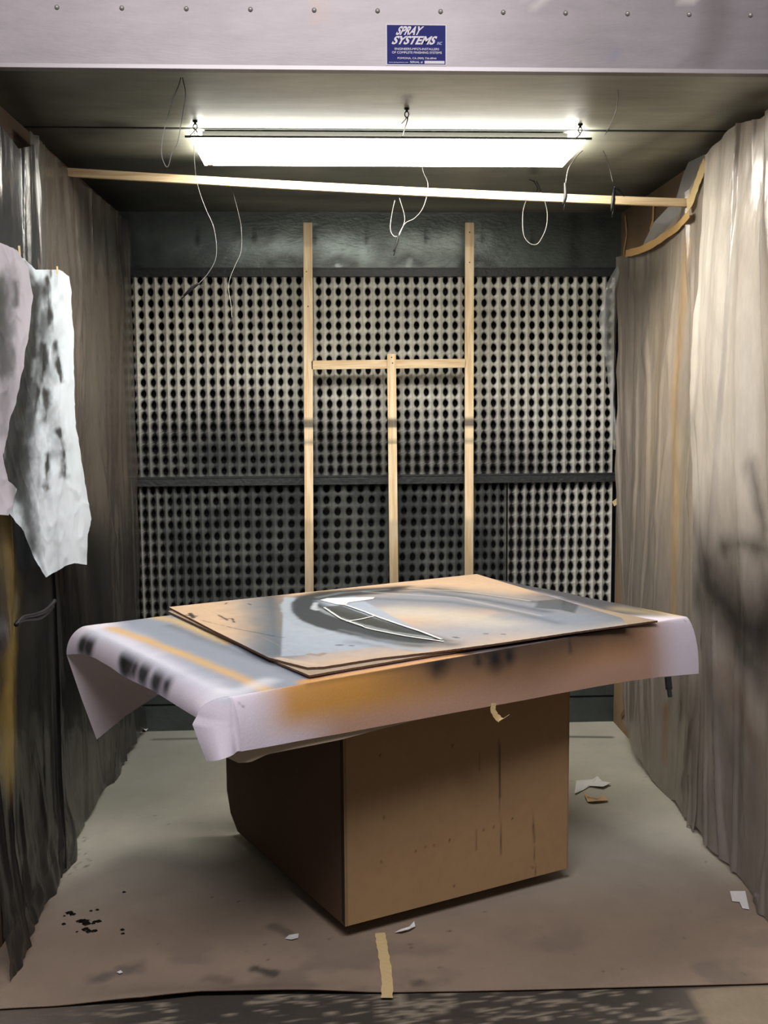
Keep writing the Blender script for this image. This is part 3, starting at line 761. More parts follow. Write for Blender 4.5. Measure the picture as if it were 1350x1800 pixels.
paint(c, p2, FL((730, 1732), (740, 1728)), .012, .012, (70, 60, 54), .6, rag=.01, rs=40)
paint(c, p2, FL((1000, 1296), (1075, 1297)), .012, .012, (36, 38, 36), .8)
paint(c, p2, FL((270, 1301), (360, 1299)), .012, .012, (40, 42, 40), .7)
for k in range(90):
    px = rs.uniform(230, 1330); py = rs.uniform(1330, 1740)
    q = at(px, py, Z=0)[:2]
    paint(c, p2, [q, q+np.array([rs.uniform(-.006, .006), 0])], rs.uniform(.0008, .003), .003, (52, 46, 42), .7)
rs2 = random.Random(9)
for k in range(60):
    q = at(rs2.uniform(110, 160), rs2.uniform(1470, 1540), Z=0)[:2]
    paint(c, p2, [q, q+np.array([rs2.uniform(-.02, .02), rs2.uniform(-.03, .03)])], .001, .004, rs2.choice([(46, 46, 44), (180, 176, 168)]), .8)
lift = .014*np.exp(-((y-2.50)/.045)**2)*sst(-.75, -.5, x)*sst(.15, -.15, x)
z = .003+lift+.0015*(fbm(x*6, y*6, 2)-.5)
V, Fc, mi = slab(np.stack([x, y, z], 1), nu, nv, .002)
fp = mk('floor_paper', V, Fc, [m_floorp, m_cardedge], cols=np.vstack([c, c]), matidx=mi)
tag(fp, 'large brown protective paper sheet covering the booth floor, stained with overspray', 'floor paper')

o = ribbon('masking_tape', [at(px, py, Z=.006) for px, py in ((668, 1640), (672, 1665), (678, 1700), (681, 1730), (680, 1754))], .030, (1, 0, 0), m_tape, th=.0006)
tag(o, 'tan masking tape running across the floor paper to its front edge', 'tape')
# black drips beside the left sheet
blobs = []
for bx, by, r in ((122, 1603, 6), (128, 1606, 5), (112, 1623, 3.5), (160, 1600, 2.5), (171, 1598, 3), (148, 1618, 8), (142, 1617, 5), (152, 1622, 7), (138, 1618, 4), (173, 1618, 5),
                  (167, 1619, 4), (150, 1632, 6), (156, 1636, 5), (166, 1635, 5), (215, 1633, 3.5), (216, 1640, 3), (218, 1567, 3), (135, 1637, 2), (113, 1609, 2), (164, 1622, 3)):
    q = at(bx, by, Z=.006); R = r/1800*2.95*1.15
    K = 12; a0 = rs.uniform(0, 6)
    ring1 = [(q[0]+R*cos(2*pi*k/K)*(1+.3*sin(3*k+a0)), q[1]+R*.9*sin(2*pi*k/K)*(1+.3*cos(2*k+a0)), .0035) for k in range(K)]
    ring2 = [((a[0]-q[0])*.6+q[0], (a[1]-q[1])*.6+q[1], .0060) for a in ring1]
    blobs.append((np.array(ring1+ring2), [(k, (k+1) % K, K+(k+1) % K, K+k) for k in range(K)]+[tuple(range(K, 2*K))]))
o = mk('paint_spatter', *join(*blobs), mat('wet_black', (10, 10, 10), rough=.3), smooth=True)
tag(o, 'cluster of black paint drips on the floor paper beside the left sheet', 'paint spatter', kind='stuff')

def scrap(pxs, m, label, lift=.006, fold=0, z=.006):
    P = np.array([at(px, py, Z=z) for px, py in pxs]); n = len(P)
    cen = P.mean(0); V = [cen+np.array([0, 0, lift*.2])]
    for k, p in enumerate(P):
        V.append((cen+p)/2+np.array([0, 0, lift*(.1+.5*hsh(k, 2, fold))]))
    for k, p in enumerate(P): V.append(p+np.array([0, 0, lift*hsh(k, 1, fold+3)]))
    V = np.array(V); Fc = [(0, 1+k, 1+(k+1) % n) for k in range(n)]+[(1+k, 1+n+k, 1+n+(k+1) % n, 1+(k+1) % n) for k in range(n)]
    m_ = len(V); V = np.vstack([V, V-np.array([0, 0, .0006])])
    F2 = Fc+[tuple(m_+i for i in f[::-1]) for f in Fc]+[(1+n+k, m_+1+n+k, m_+1+n+(k+1) % n, 1+n+(k+1) % n) for k in range(n)]
    o = mk('paper_scrap', V, F2, m); tag(o, label, 'scrap'); return o
scrap([(1010, 1398), (1013, 1372), (1042, 1371), (1050, 1368), (1058, 1374), (1074, 1380), (1060, 1387), (1032, 1382)], m_scrap, 'white torn paper scrap on the floor right of the box', .012, 2)
scrap([(1026, 1398), (1033, 1405), (1052, 1407), (1062, 1402), (1069, 1410), (1045, 1413), (1033, 1411)], mat('tan_scrap', (206, 172, 132), rough=.7), 'tan curled cardboard scrap in front of the white torn one', .014, 5)
scrap([(1283, 1568), (1310, 1568), (1317, 1599), (1305, 1597), (1300, 1586), (1287, 1584)], m_scrap, 'white ragged paper scrap on the floor near the right sheet', .004, 7)
scrap([(501, 1650), (508, 1644), (525, 1642), (524, 1650), (512, 1653)], m_scrap, 'small white paper chip on the floor left of the tape', .004, 9)
scrap([(694, 1640), (706, 1637), (719, 1632), (728, 1624), (730, 1630), (720, 1638), (706, 1642)], m_scrap, 'thin curled white strip on the floor under the box corner', .010, 4)
scrap([(241, 1284), (240, 1276), (252, 1272), (268, 1270), (267, 1279), (257, 1287)], m_scrap, 'crumpled white paper at the back left corner of the floor', .03, 6)
scrap([(205, 1709), (212, 1706), (216, 1710), (210, 1713)], m_scrap, 'tiny white crumb at the lower left of the floor paper', .004, 3)

# ================================================================== work table boxed in with cardboard
TZ = .85
A = at(607, 1629, Z=.05)[:2]; B = at(998, 1526, Z=.05)[:2]; Cc = at(400, 1446, Z=.05)[:2]; D = B+(Cc-A)
tb = empty('work_table', (*((A+B+Cc+D)/4), 0), 'square work table boxed in with brown cardboard panels in the booth centre', 'table')
FLc = at(405, 1224, Z=TZ)[:2]; FRc = at(1206, 1084, Z=TZ)[:2]; BLc = at(151, 1100, Z=TZ)[:2]; BRc = FRc+(BLc-FLc)*.99
n_f = np.array([(FRc-FLc)[1], -(FRc-FLc)[0], 0]); n_f /= np.linalg.norm(n_f)
n_l = np.array([-(BLc-FLc)[1], (BLc-FLc)[0], 0]); n_l /= np.linalg.norm(n_l)
assert n_f[1] < 0 and n_l[0] < 0
inn = lambda p, k: p+( (FLc+FRc+BLc+BRc)/4-p)*k
tp = [inn(p, .015) for p in (FLc, FRc, BRc, BLc)]
V, Fc = prism(tp, TZ-.035, TZ-.006); mk('tabletop', V, Fc, m_woodx, parent=tb)
def panel(p0, p1, z0, z1, th, name, strokes, basec, clip=0):
    p0 = np.array(p0); p1 = np.array(p1); L = np.linalg.norm(p1-p0); d = (p1-p0)/L; nn = np.array([-d[1], d[0]])
    nu, nv = 150, 150
    if clip:
        g = coons([(0, z0), (L-clip*.9, z0)], [(0, z1), (L, z1)], [(0, z0), (0, z1)], [(L-clip*.9, z0), (L-clip*.3, z0+clip*.45), (L, z0+clip*1.2), (L, z1)], nu, nv)
    else: g = coons([(0, z0), (L, z0)], [(0, z1), (L, z1)], [(0, z0), (0, z1)], [(L, z0), (L, z1)], nu, nv)
    bow = .004*np.sin(g[:, 0]/L*pi)*0
    W = np.stack([p0[0]+d[0]*g[:, 0], p0[1]+d[1]*g[:, 0], g[:, 1]], 1)
    Wi = W+np.array([nn[0]*th, nn[1]*th, 0]); n = len(W); f = gfaces(nu, nv)
    rim = [i for i in range(nu+1)]+[j*(nu+1)+nu for j in range(1, nv+1)]+[nv*(nu+1)+i for i in range(nu-1, -1, -1)]+[j*(nu+1) for j in range(nv-1, 0, -1)]
    F2 = list(f)+[tuple(n+i for i in q[::-1]) for q in f]+[(a, n+a, n+b, b) for a, b in zip(rim, rim[1:]+rim[:1])]
    c = C(len(g), basec); c *= (.95+.1*fbm(g[:, 0]*5, g[:, 1]*5, 3))[:, None]
    for s in strokes: paint(c, g, *s)
    return mk(name, np.vstack([W, Wi]), F2, [m_card], parent=tb, cols=np.vstack([c, c]))
Pf = np.array([A[0], A[1], 0]); ABn = np.array([*(B-A), 0]); ABn /= np.linalg.norm(ABn); nf = np.array([ABn[1], -ABn[0], 0])
def fp2(x, y):
    q = at(x, y, P=Pf, N=nf); return ((q-Pf)@ABn, q[2])
st = []
st.append(([fp2(878, 1310), fp2(879, 1420), fp2(881, 1502)], .0012, .0022, (44, 34, 26), .9))
st.append(([fp2(877, 1300), fp2(879, 1400)], .003, .004, (60, 44, 32), .6))
st.append(([fp2(936, 1422), fp2(939, 1500), fp2(942, 1540)], .001, .0025, (56, 42, 32), .8))
st.append(([fp2(938, 1450), fp2(940, 1480)], .002, .003, (56, 42, 32), .6))
for x, y in ((670, 1514), (731, 1495), (762, 1485), (790, 1476), (748, 1488), (900, 1438), (797, 1556), (935, 1524), (675, 1437), (850, 1458), (867, 1452), (668, 1327), (795, 1310)):
    st.append(([fp2(x, y), fp2(x+1, y+2)], .002, .002, (48, 34, 24), .85))
st.append(([fp2(837, 1460), fp2(837, 1495)], .001, .002, (90, 66, 46), .7))
st.append(([fp2(842, 1320), fp2(843, 1355)], .001, .002, (80, 60, 44), .6))
st.append(([(0.004, .05), (.004, .8)], .002, .003, (60, 44, 32), .6))
panel(A, B, .05, TZ-.036, .005, 'front_panel', st, (162, 130, 94))
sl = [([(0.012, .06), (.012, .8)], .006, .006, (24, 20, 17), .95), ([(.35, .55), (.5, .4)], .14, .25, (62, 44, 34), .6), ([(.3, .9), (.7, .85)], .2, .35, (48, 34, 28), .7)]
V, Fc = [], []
panel(A, Cc, .05, TZ-.036, -.005, 'side_panel', sl, (92, 70, 54), clip=.10)  # shade on this side is put into its darker cardboard colour
panel(D, B, .05, TZ-.036, -.005, 'side_panel', [], (150, 116, 82))
Cb = Cc+(D-Cc)*.10
panel(Cb, D, .05, TZ-.036, .005, 'back_panel', [], (150, 116, 82))
ctr = (A+B+Cc+D)/4
for p in (A, B, Cc, D):
    q = p+(ctr-p)*.22
    V, Fc = join(beam((*q, .055), (*q, TZ-.036), .05, .05, up=(0, 1, 0)),); mk('leg', V, Fc, m_woodx, parent=tb)
    cst = mk('caster', *join(lathe([(.022, -.012), (.025, -.009), (.025, .009), (.022, .012)], (q[0], q[1], .031), (1, .3, 0), 18),
             box((q[0]-.016, q[1]-.02, .050), (q[0]+.016, q[1]+.02, .056))), m_blackm, parent=tb)
V, Fc = prism([p+(ctr-p)*.03 for p in (A, B, D, Cc)], .075, .09); mk('lower_shelf', V, Fc, m_woodx, parent=tb)

# ---- kraft underlay and the draped paper
F3 = lambda p, z=TZ: np.array([p[0], p[1], z])
def drop(top, hem, nu, nv, bow=1.0):
    """sheet falling from a table edge to its hem"""
    a = resamp(top, nu); b = resamp(hem, nu); out = []
    for j in range(nv+1):
        v = j/nv; h = sin(pi/2*v**.8)**bow; q = a.copy()
        q[:, :2] += (b-a)[:, :2]*h; q[:, 2] += (b-a)[:, 2]*(v**1.25 if v < 1 else 1)
        out.append(q)
    return np.vstack(out)
PF = F3(FLc)
hem_f = lambda pts, off: [at(x, y, P=PF+n_f*o_, N=n_f) for (x, y), o_ in zip(pts, off if isinstance(off, (list, tuple)) else [off]*len(pts))]
front_hem_px = [(424, 1321), (470, 1313), (530, 1302), (600, 1290), (700, 1271), (850, 1244), (1000, 1216), (1100, 1198), (1160, 1190), (1228, 1184)]
fh = hem_f(front_hem_px, [.034, .024, .018, .015, .014, .014, .014, .015, .02, .04])
ftop = [F3(FLc), F3(FRc)]
pieces = []
NU = 240
pt = coons([FLc, FRc], [BLc, BRc], [FLc, BLc], [FRc, BRc], NU, 150); pt = np.c_[pt, np.full(len(pt), TZ)]
# soft dip of the sheet towards its borders
pieces.append((pt, gfaces(NU, 150)))
fd = drop(ftop, fh, NU, 40)
fd = fd+np.outer(np.tile(.006*(fbm(np.linspace(0, 7, NU+1), 0*np.linspace(0, 7, NU+1), 5)-.5), 41), n_f)*np.repeat(np.linspace(0, 1, 41), NU+1)[:, None]
pieces.append((fd, gfaces(NU, 40)))
# left drop
PL = F3(BLc)
lh_px = [(117, 1151), (144, 1149), (167, 1157), (193, 1172), (220, 1191), (269, 1214), (313, 1242), (334, 1255), (346, 1262)]
offs = [.05, .042, .036, .034, .034, .036, .042, .05, .06]
lh = [at(x, y, P=PL+n_l*o_, N=n_l) for (x, y), o_ in zip(lh_px, offs)]
ltop_end = FLc+(BLc-FLc)*.04
ld = drop([F3(BLc), F3(FLc)], lh, 150, 26)
pieces.append((ld, gfaces(150, 26)))
# front-left corner fold
cl = list(ld.reshape(27, 151, 3)[::3, -1])+[at(338, 1273, Y=2.30), at(350, 1306, Y=2.285), at(363, 1338, Y=2.27)]
cr_ = list(fd.reshape(41, NU+1, 3)[:, 0])
cg = coons([cl[-1], at(392, 1330, Y=2.262), fh[0]], [F3(FLc), F3(FLc)+1e-5, F3(FLc)+2e-5], cl[::-1], cr_[::-1], 24, 40)
g3 = cg.reshape(41, 25, 3); uu = np.linspace(0, 1, 25)[None, :, None]; vv = np.linspace(1, 0, 41)[:, None, None]
g3 = g3+np.array([-.1, -1, 0])*.020*np.sin(pi*uu)*vv**.7+np.array([0, 1, 0])*.014*np.exp(-((uu-.9)/.07)**2)*vv
pieces.append((g3.reshape(-1, 3), gfaces(24, 40)))
# right drop and back drop
rh = [fh[-1], F3(FRc+np.array([.04, .03]), TZ-.15), F3(BRc+np.array([.045, .02]), TZ-.13)]
rd = drop([F3(FRc), F3(BRc)], rh, 150, 16); pieces.append((rd, gfaces(150, 16)))
n_b = -n_f
tipP = at(170, 1300, Y=3.20); A3 = lh[0]
back_top = [F3(BLc), F3(BLc+(BRc-BLc)*.5), F3(BRc)]
back_hem = [tipP, at(215, 1262, Y=3.27), at(282, 1219, Y=3.40), F3(BLc+(BRc-BLc)*.30+n_b[:2]*.05, TZ-.14), F3(BRc+n_b[:2]*.05, TZ-.12)]
bg = coons(back_hem, back_top, [tipP, (tipP+A3)/2+np.array([-.002, 0, 0]), A3, F3(BLc)], [back_hem[-1], F3(BRc)], 240, 60)
g3 = bg.reshape(61, 241, 3); uu = np.linspace(0, 1, 241)[None, :, None]; vv = np.linspace(1, 0, 61)[:, None, None]
g3 = g3+np.array([.25, 1, 0])*.05*np.sin(pi*np.clip(uu*3, 0, 1))*vv
pieces.append((g3.reshape(-1, 3), gfaces(240, 60)))
V, Fc = join(*pieces)
# crumple of the top near the left border
wv = V[:, :2]
ins = np.abs(V[:, 2]-TZ) < 1e-6
sL = (V[:, :2]-FLc)@n_l[:2]
V[:, 2] += np.where(ins, .0022*(fbm(V[:, 0]*9, V[:, 1]*9, 3)-.5)*2, 0)*np.clip(-sL*20-.02, 0, 1)*np.clip(-((V[:, :2]-FLc)@n_f[:2])*20-.02, 0, 1)
P2 = V[:, :2]; c = C(len(V), (222, 212, 224))
TP = lambda *a: [at(x, y, Z=TZ)[:2] for x, y in a]
vert = (V[:, 2] < TZ-.004)
cT = c.copy()
paint(cT, P2, TP((160, 1110), (290, 1175), (420, 1232)), .055, .05, (196, 198, 212), .8, rag=.02)
paint(cT, P2, TP((270, 1090), (390, 1150), (520, 1215)), .12, .05, (112, 124, 138), .88, rag=.02, rs=8)
paint(cT, P2, TP((215, 1105), (330, 1160), (450, 1210)), .035, .05, (146, 154, 172), .6, rag=.02, rs=8)
paint(cT, P2, TP((195, 1104), (235, 1118), (330, 1153), (400, 1182), (478, 1218)), .012, .028, (216, 166, 66), .9, rag=.006)
paint(cT, P2, TP((275, 1085), (310, 1092), (400, 1130)), .015, .03, (206, 168, 84), .8, rag=.006)
paint(cT, P2, TP((300, 1100), (400, 1140), (540, 1190)), .012, .03, (60, 62, 66), .5, rag=.01)
paint(cT, P2, TP((385, 1215), (420, 1216), (470, 1196)), .02, .03, (218, 218, 226), .6, rag=.01)
paint(cT, P2, TP((850, 1008), (1000, 1040), (1110, 1070)), .12, .05, (46, 50, 54), .95, rag=.01)
paint(cT, P2, TP((1090, 1070), (1160, 1080)), .03, .05, (150, 136, 108), .9, rag=.01)
paint(cT, P2, TP((1140, 1068), (1190, 1082)), .012, .03, (205, 175, 100), .9, rag=.006)
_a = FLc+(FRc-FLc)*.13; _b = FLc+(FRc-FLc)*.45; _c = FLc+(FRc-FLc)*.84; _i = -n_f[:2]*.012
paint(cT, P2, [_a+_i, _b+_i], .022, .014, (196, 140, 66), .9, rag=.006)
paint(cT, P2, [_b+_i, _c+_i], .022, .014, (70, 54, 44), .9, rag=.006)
# front drop: s along the edge from the left corner, z below the table
ex = (FRc-FLc)/np.linalg.norm(FRc-FLc); L = np.linalg.norm(FRc-FLc)
s = (P2-FLc)@ex; dz = TZ-V[:, 2]; q = np.stack([s, dz], 1)
nf_ = ((P2-FLc)@n_f[:2])
def fs(x, y):
    p = at(x, y, P=PF+n_f*.028, N=n_f); return ((p[:2]-FLc)@ex, TZ-p[2])
cF = C(len(V), (222, 212, 224))
wob = .03*(fbm(s*6, dz*6, 4)-.5)
body = sst(.10, .32, s+wob)*(1-sst(L-.20, L-.04, s))
cF = mixc(cF, (184, 140, 110), body*.9)
og = sst(.04, .17, s+wob)*(1-sst(.30, .75, s)*.55)*(1-sst(L-.30, L-.12, s))*(1-sst(.05, .135, dz+wob*.6))
cF = mixc(cF, (206, 148, 66), np.clip(og, 0, 1)*.95)
dkb = sst(.30, .62, s)*(1-sst(L-.28, L-.12, s))*(1-sst(-.01, .145+.03*np.sin(s*9), dz+wob))
cF = mixc(cF, (66, 50, 42), dkb*.92)
for (x, y, w_, h_) in ((880, 1145, .05, .030), (850, 1160, .018, .03), (905, 1140, .03, .028), (1012, 1125, .005, .045), (780, 1160, .05, .010)):
    a = fs(x, y); paint(cF, q, [(a[0], -.01), (a[0], h_*.8)], w_*.55, w_*.5+.008, (12, 13, 14), .95, rag=.008, rs=40)
paint(cF, q, [(.20, 0), (.45, .004), (.9, .0)], .004, .012, (60, 44, 26), .6)
for (x, y) in ((430, 1243), (427, 1238), (377, 1307), (1132, 1126), (1213, 1092)):
    a = fs(x, y); paint(cF, q, [a, (a[0]+.001, a[1]+.003)], .0015, .002, (60, 50, 60), .8)
isf = (nf_ > .0005) & (s > -.002)
# left drop colours: t along the left edge from the front corner
el = (BLc-FLc)/np.linalg.norm(BLc-FLc); t = (P2-FLc)@el; ql = np.stack([t, dz], 1)
cL = C(len(V), (222, 212, 224))
def ls(x, y):
    p = at(x, y, P=PL+n_l*.045, N=n_l); return ((p[:2]-FLc)@el, TZ-p[2])
for (x, y, w_) in ((150, 1130, .034), (140, 1128, .03), (212, 1158, .046), (206, 1150, .034), (242, 1176, .036), (266, 1190, .034), (226, 1172, .022), (284, 1198, .022)):
    paint(cL, ql, [ls(x, y), (ls(x, y)[0], ls(x, y)[1]+.012)], w_, .022, (20, 18, 18), .95, rag=.004, rs=50)
isl = (sL > .0008) & ~isf
kb = sst(0, .03, dz)[:, None]; kf = sst(0, .008, dz)[:, None]
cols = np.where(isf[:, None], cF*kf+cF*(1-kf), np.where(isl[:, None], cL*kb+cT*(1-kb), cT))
# plain lilac paper on the rear flap
isb = np.zeros(len(V), bool); isb[-241*61:] = True; isb &= V[:, 2] < TZ-.004
cols[isb] = np.array(lin((232, 222, 228)))
far = isf & (s > L-.02); 
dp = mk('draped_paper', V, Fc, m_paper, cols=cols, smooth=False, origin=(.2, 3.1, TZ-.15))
me = dp.data
bm = bmesh.new(); bm.from_mesh(me); bmesh.ops.remove_doubles(bm, verts=bm.verts, dist=2e-4); bmesh.ops.recalc_face_normals(bm, faces=bm.faces); bm.to_mesh(me); bm.free()
me.polygons.foreach_set('use_smooth', [True]*len(me.polygons)); me.update()
tag(dp, 'heavy lilac-white paper with orange and grey overspray draped over the table', 'paper cover')
und_px = [(398, 1331), (418, 1341), (440, 1340), (470, 1326), (530, 1314), (600, 1300), (660, 1284), (716, 1270), (850, 1236), (1000, 1205), (1200, 1165)]
uh = hem_f(und_px, [-.01, -.006, 0, .001, .001, .001, .001, 0, -.002, -.004, -.004])
i1 = inn(FLc, .004)+n_f[:2]*.000; i2 = inn(FRc, .008)
ud = drop([F3(i1, TZ-.004), F3(i2, TZ-.004)], uh, 140, 16)
utop = coons([i1, i2], [inn(BLc, .01), inn(BRc, .01)], [i1, inn(BLc, .01)], [i2, inn(BRc, .01)], 20, 20); utop = np.c_[utop, np.full(len(utop), TZ-.004)]
o = mk('kraft_underlay', *join((ud, gfaces(140, 16)), (utop, gfaces(20, 20))), m_under, smooth=True)
tag(o, 'tan kraft paper layer peeking out below the lilac paper hem', 'paper')
cu = [at(x, y, P=PF+n_f*(.015), N=n_f) for x, y in ((868, 1236), (866, 1248), (872, 1259), (880, 1266))]
cu += [at(887, 1262, P=PF+n_f*.04, N=n_f), at(893, 1258, P=PF+n_f*.05, N=n_f)]
o = ribbon('masking_tape', cu, .017, (.8, .5, .35), m_tape, th=.0008); tag(o, 'curled masking tape hanging from the table hem above the box', 'tape')

# ================================================================== cardboard sheets on the table
def sheet(bot, top, left, right, z, th, nu, nv, label, strokes=None, basec=(206, 176, 146), zfn=None):
    to = lambda pl: [at(x, y, Z=z)[:2] for x, y in pl]
    g = coons(to(bot), to(top), to(left), to(right), nu, nv)
    jag = np.zeros(len(g)); gg = g.reshape(nv+1, nu+1, 2)
    gg[0, :, 1] += .003*(fbm(np.arange(nu+1)*.35, np.zeros(nu+1), 3)-.5); g = gg.reshape(-1, 2)
    zz = z+.0012*(fbm(g[:, 0]*5, g[:, 1]*5, 2)-.5)
    if zfn is not None: zz = zz+zfn(g)
    c = C(len(g), basec)
    if strokes: c = strokes(g, c)
    V, Fc, mi = slab(np.c_[g, zz], nu, nv, th)
    o = mk('cardboard_sheet', V, Fc, [m_card, m_cardedge], cols=np.vstack([c, c]), matidx=mi); tag(o, label, 'cardboard'); return o
ZT = TZ+.0155
def top_paint(g, c):
    T = lambda *a: [at(x, y, Z=ZT)[:2] for x, y in a]
    c *= (.95+.1*fbm(g[:, 0]*4, g[:, 1]*4, 5))[:, None]
    K = (34, 37, 40); G = (104, 114, 124); B_ = (128, 142, 158)
    pt_ = lambda pts, w, s, col, a=1, rag=0, rs_=20, sd=1: paint(c, g, T(*pts), w, s, col, a, rag, rs_, sd)
    # broad blue-grey veils
    pt_([(520, 1140), (640, 1128), (800, 1112), (960, 1098)], .14, .14, (150, 162, 178), .75, .04, 6)
    pt_([(600, 1060), (760, 1052), (900, 1062), (1040, 1082)], .17, .12, (122, 134, 150), .85, .05, 6)
    pt_([(690, 1075), (780, 1082), (870, 1094)], .08, .08, (196, 190, 180), .7, .03, 6)
    pt_([(900, 1085), (1050, 1090)], .04, .06, (132, 142, 156), .6, .02, 8)
    pt_([(960, 1048), (1060, 1070), (1110, 1084)], .05, .09, (88, 96, 104), .8, .02, 8)
    # soft black band on the left half, its right side masked sharp
    pt_([(474, 1050), (480, 1100), (484, 1148)], .05, .07, (58, 66, 74), .95, .01)
    pt_([(440, 1056), (466, 1100), (476, 1150)], .05, .10, (110, 122, 134), .7, .02)
    fillp(c, g, T((499, 1050), (494, 1154), (530, 1152), (640, 1140), (760, 1120), (620, 1046)), .005, (164, 174, 188), .92)
    # dark mass of the arcs
    fillp(c, g, T((504, 1058), (520, 1048), (556, 1040), (640, 1034), (720, 1030), (700, 1040), (600, 1050), (560, 1056), (580, 1068), (640, 1084), (700, 1100), (790, 1126), (740, 1134), (650, 1126), (575, 1110), (528, 1096), (506, 1080)), .03, K, .93)
    pt_([(700, 1032), (760, 1034), (800, 1040)], .02, .06, K, .6, .02, 10)
    fillp(c, g, T((570, 1066), (600, 1064), (652, 1084), (776, 1124), (742, 1123), (660, 1108), (605, 1090)), .008, (62, 64, 60), .9)
    pt_([(640, 1128), (720, 1136), (790, 1132)], .02, .05, (60, 66, 70), .8, .02, 20)
    # pale curved bands where masks had been
    pt_([(512, 1052), (502, 1062), (503, 1075), (516, 1089), (545, 1102), (580, 1112)], .016, .008, (160, 170, 180), .9, .004, 40)
    pt_([(580, 1112), (640, 1126), (700, 1138), (740, 1142)], .018, .014, (168, 178, 190), .75, .008, 40)
    pt_([(553, 1066), (585, 1082), (630, 1097), (690, 1111), (760, 1121)], .009, .008, (150, 158, 162), .8, .005, 50)
    pt_([(555, 1060), (551, 1070), (557, 1072)], .009, .006, (184, 190, 196), .85, .002)
    pt_([(560, 1050), (600, 1042), (680, 1036)], .010, .012, (120, 128, 132), .7, .004)
    pt_([(600, 1107), (660, 1122), (760, 1136)], .008, .012, (120, 126, 130), .6, .005, 30)
    pt_([(620, 1117), (700, 1130), (780, 1134)], .006, .010, (140, 148, 152), .6, .005, 30)
    # windswept streaks to the right
    pt_([(700, 1036), (760, 1035), (850, 1045), (940, 1058)], .008, .026, (50, 56, 64), .9, .003)
    pt_([(640, 1042), (740, 1040), (860, 1056), (960, 1075)], .014, .034, (62, 70, 80), .75, .006)
    pt_([(660, 1052), (790, 1058), (900, 1075), (980, 1095)], .012, .034, (78, 88, 100), .65, .006)
    pt_([(720, 1034), (820, 1040), (930, 1056)], .005, .010, (206, 196, 180), .8)
    pt_([(640, 1040), (800, 1050), (950, 1082)], .006, .012, (200, 194, 184), .5)
    fillp(c, g, T((945, 1056), (1000, 1052), (985, 1072), (960, 1070), (940, 1068)), .01, (70, 76, 80), .75)
    fillp(c, g, T((990, 1054), (1020, 1058), (1010, 1078), (985, 1072)), .008, (60, 66, 70), .75)
    # ink marks at the left end and drops
    for pts, w_ in ((((328, 1081), (345, 1083)), .006), (((334, 1078), (340, 1086)), .007), (((384, 1081), (400, 1090)), .004), (((388, 1088), (408, 1087), (412, 1094)), .003),
                    (((352, 1090), (420, 1106)), .0012), (((420, 1106), (480, 1118)), .0016), (((480, 1118), (500, 1121)), .001), (((396, 1062), (399, 1060)), .003), (((436, 1061), (441, 1063)), .003)):
        pt_(pts, w_, .003, (36, 34, 40), .9, .003, 60)
    for x, y in ((592, 1134), (597, 1134), (616, 1135), (797, 1120), (802, 1121), (852, 1114), (883, 1115)):
        pt_([(x, y), (x+4, y)], .0045, .004, (48, 52, 58), .9)
    pt_([(545, 1150), (560, 1152), (568, 1149)], .010, .004, (150, 132, 118), .8)
    pt_([(352, 1066), (400, 1088), (520, 1150)], .0008, .002, (170, 146, 118), .6)
    pt_([(490, 1157), (550, 1168)], .010, .006, (206, 182, 156), .7)
    return c*.78
sheet([(488, 1164), (544, 1187), (700, 1160), (880, 1130), (1020, 1108), (1156, 1090)], [(295, 1074), (836, 1012)][0:2], [(488, 1164), (295, 1074)],
      [(1156, 1091), (1129, 1086), (1009, 1061), (836, 1012)], TZ+.0090, .0055, 160, 100, 'lower cardboard sheet on the table, its corner showing under the painted one', basec=(150, 132, 112))
bend = lambda g: .006*sst(.06, .0, (g-at(300, 1070, Z=ZT)[:2])@np.array([.5, .3]))*0
sheet([(471, 1155), (500, 1163), (540, 1173), (569, 1172), (662, 1157), (760, 1146), (880, 1130), (1000, 1112), (1104, 1098)], [(297, 1067), (838, 1009)],
      [(471, 1155), (380, 1110), (297, 1067)], [(1104, 1098), (1092, 1086), (838, 1009)], ZT, .0055, 340, 260,
      'painted cardboard sheet on top of the table with black and silver sprayed arcs', strokes=top_paint)
# silver foil left stuck on the artwork
m_foil = mat('silver_foil', (244, 243, 240), rough=.38, metal=.25, bump=(60, .12, (1, 1, 1)))  # near-white colour stands in for glare on the foil
def foil(pxs, label, nm='foil_piece'):
    pts = [at(x, y, Z=ZT+.002)[:2] for x, y in pxs]; V, Fc = prism(pts[::-1], ZT+.0012, ZT+.0030)
    o = mk(nm, V, Fc, m_foil); tag(o, label, 'foil'); return o
foil([(563, 1055), (575, 1052), (640, 1050), (659, 1050), (656, 1053), (612, 1059), (606, 1064), (590, 1062)], 'bright silver triangular foil left on the painted cardboard')
o = ribbon('foil_strip', [at(x, y, Z=ZT+.003) for x, y in ((606, 1063), (640, 1075), (660, 1083), (700, 1097), (740, 1110), (776, 1124))], .008, (.5, -.8, 0), m_foil, th=.001)
tag(o, 'thin silver foil strip running from the triangular piece to the front', 'foil')
o = ribbon('foil_strip', [at(x, y, Z=ZT+.003) for x, y in ((609, 1092), (634, 1088), (660, 1082))], .007, (.5, -.8, 0), m_foil, th=.001)
tag(o, 'short silver cross strip between the two long foil strips', 'foil')
o = ribbon('foil_strip', [at(x, y, Z=ZT+.003) for x, y in ((570, 1068), (600, 1088), (650, 1105), (710, 1117), (780, 1127))], .007, (.5, -.8, 0), m_foil, th=.001)
tag(o, 'long curved silver strip on the black sprayed arc, nearer the front edge', 'foil')

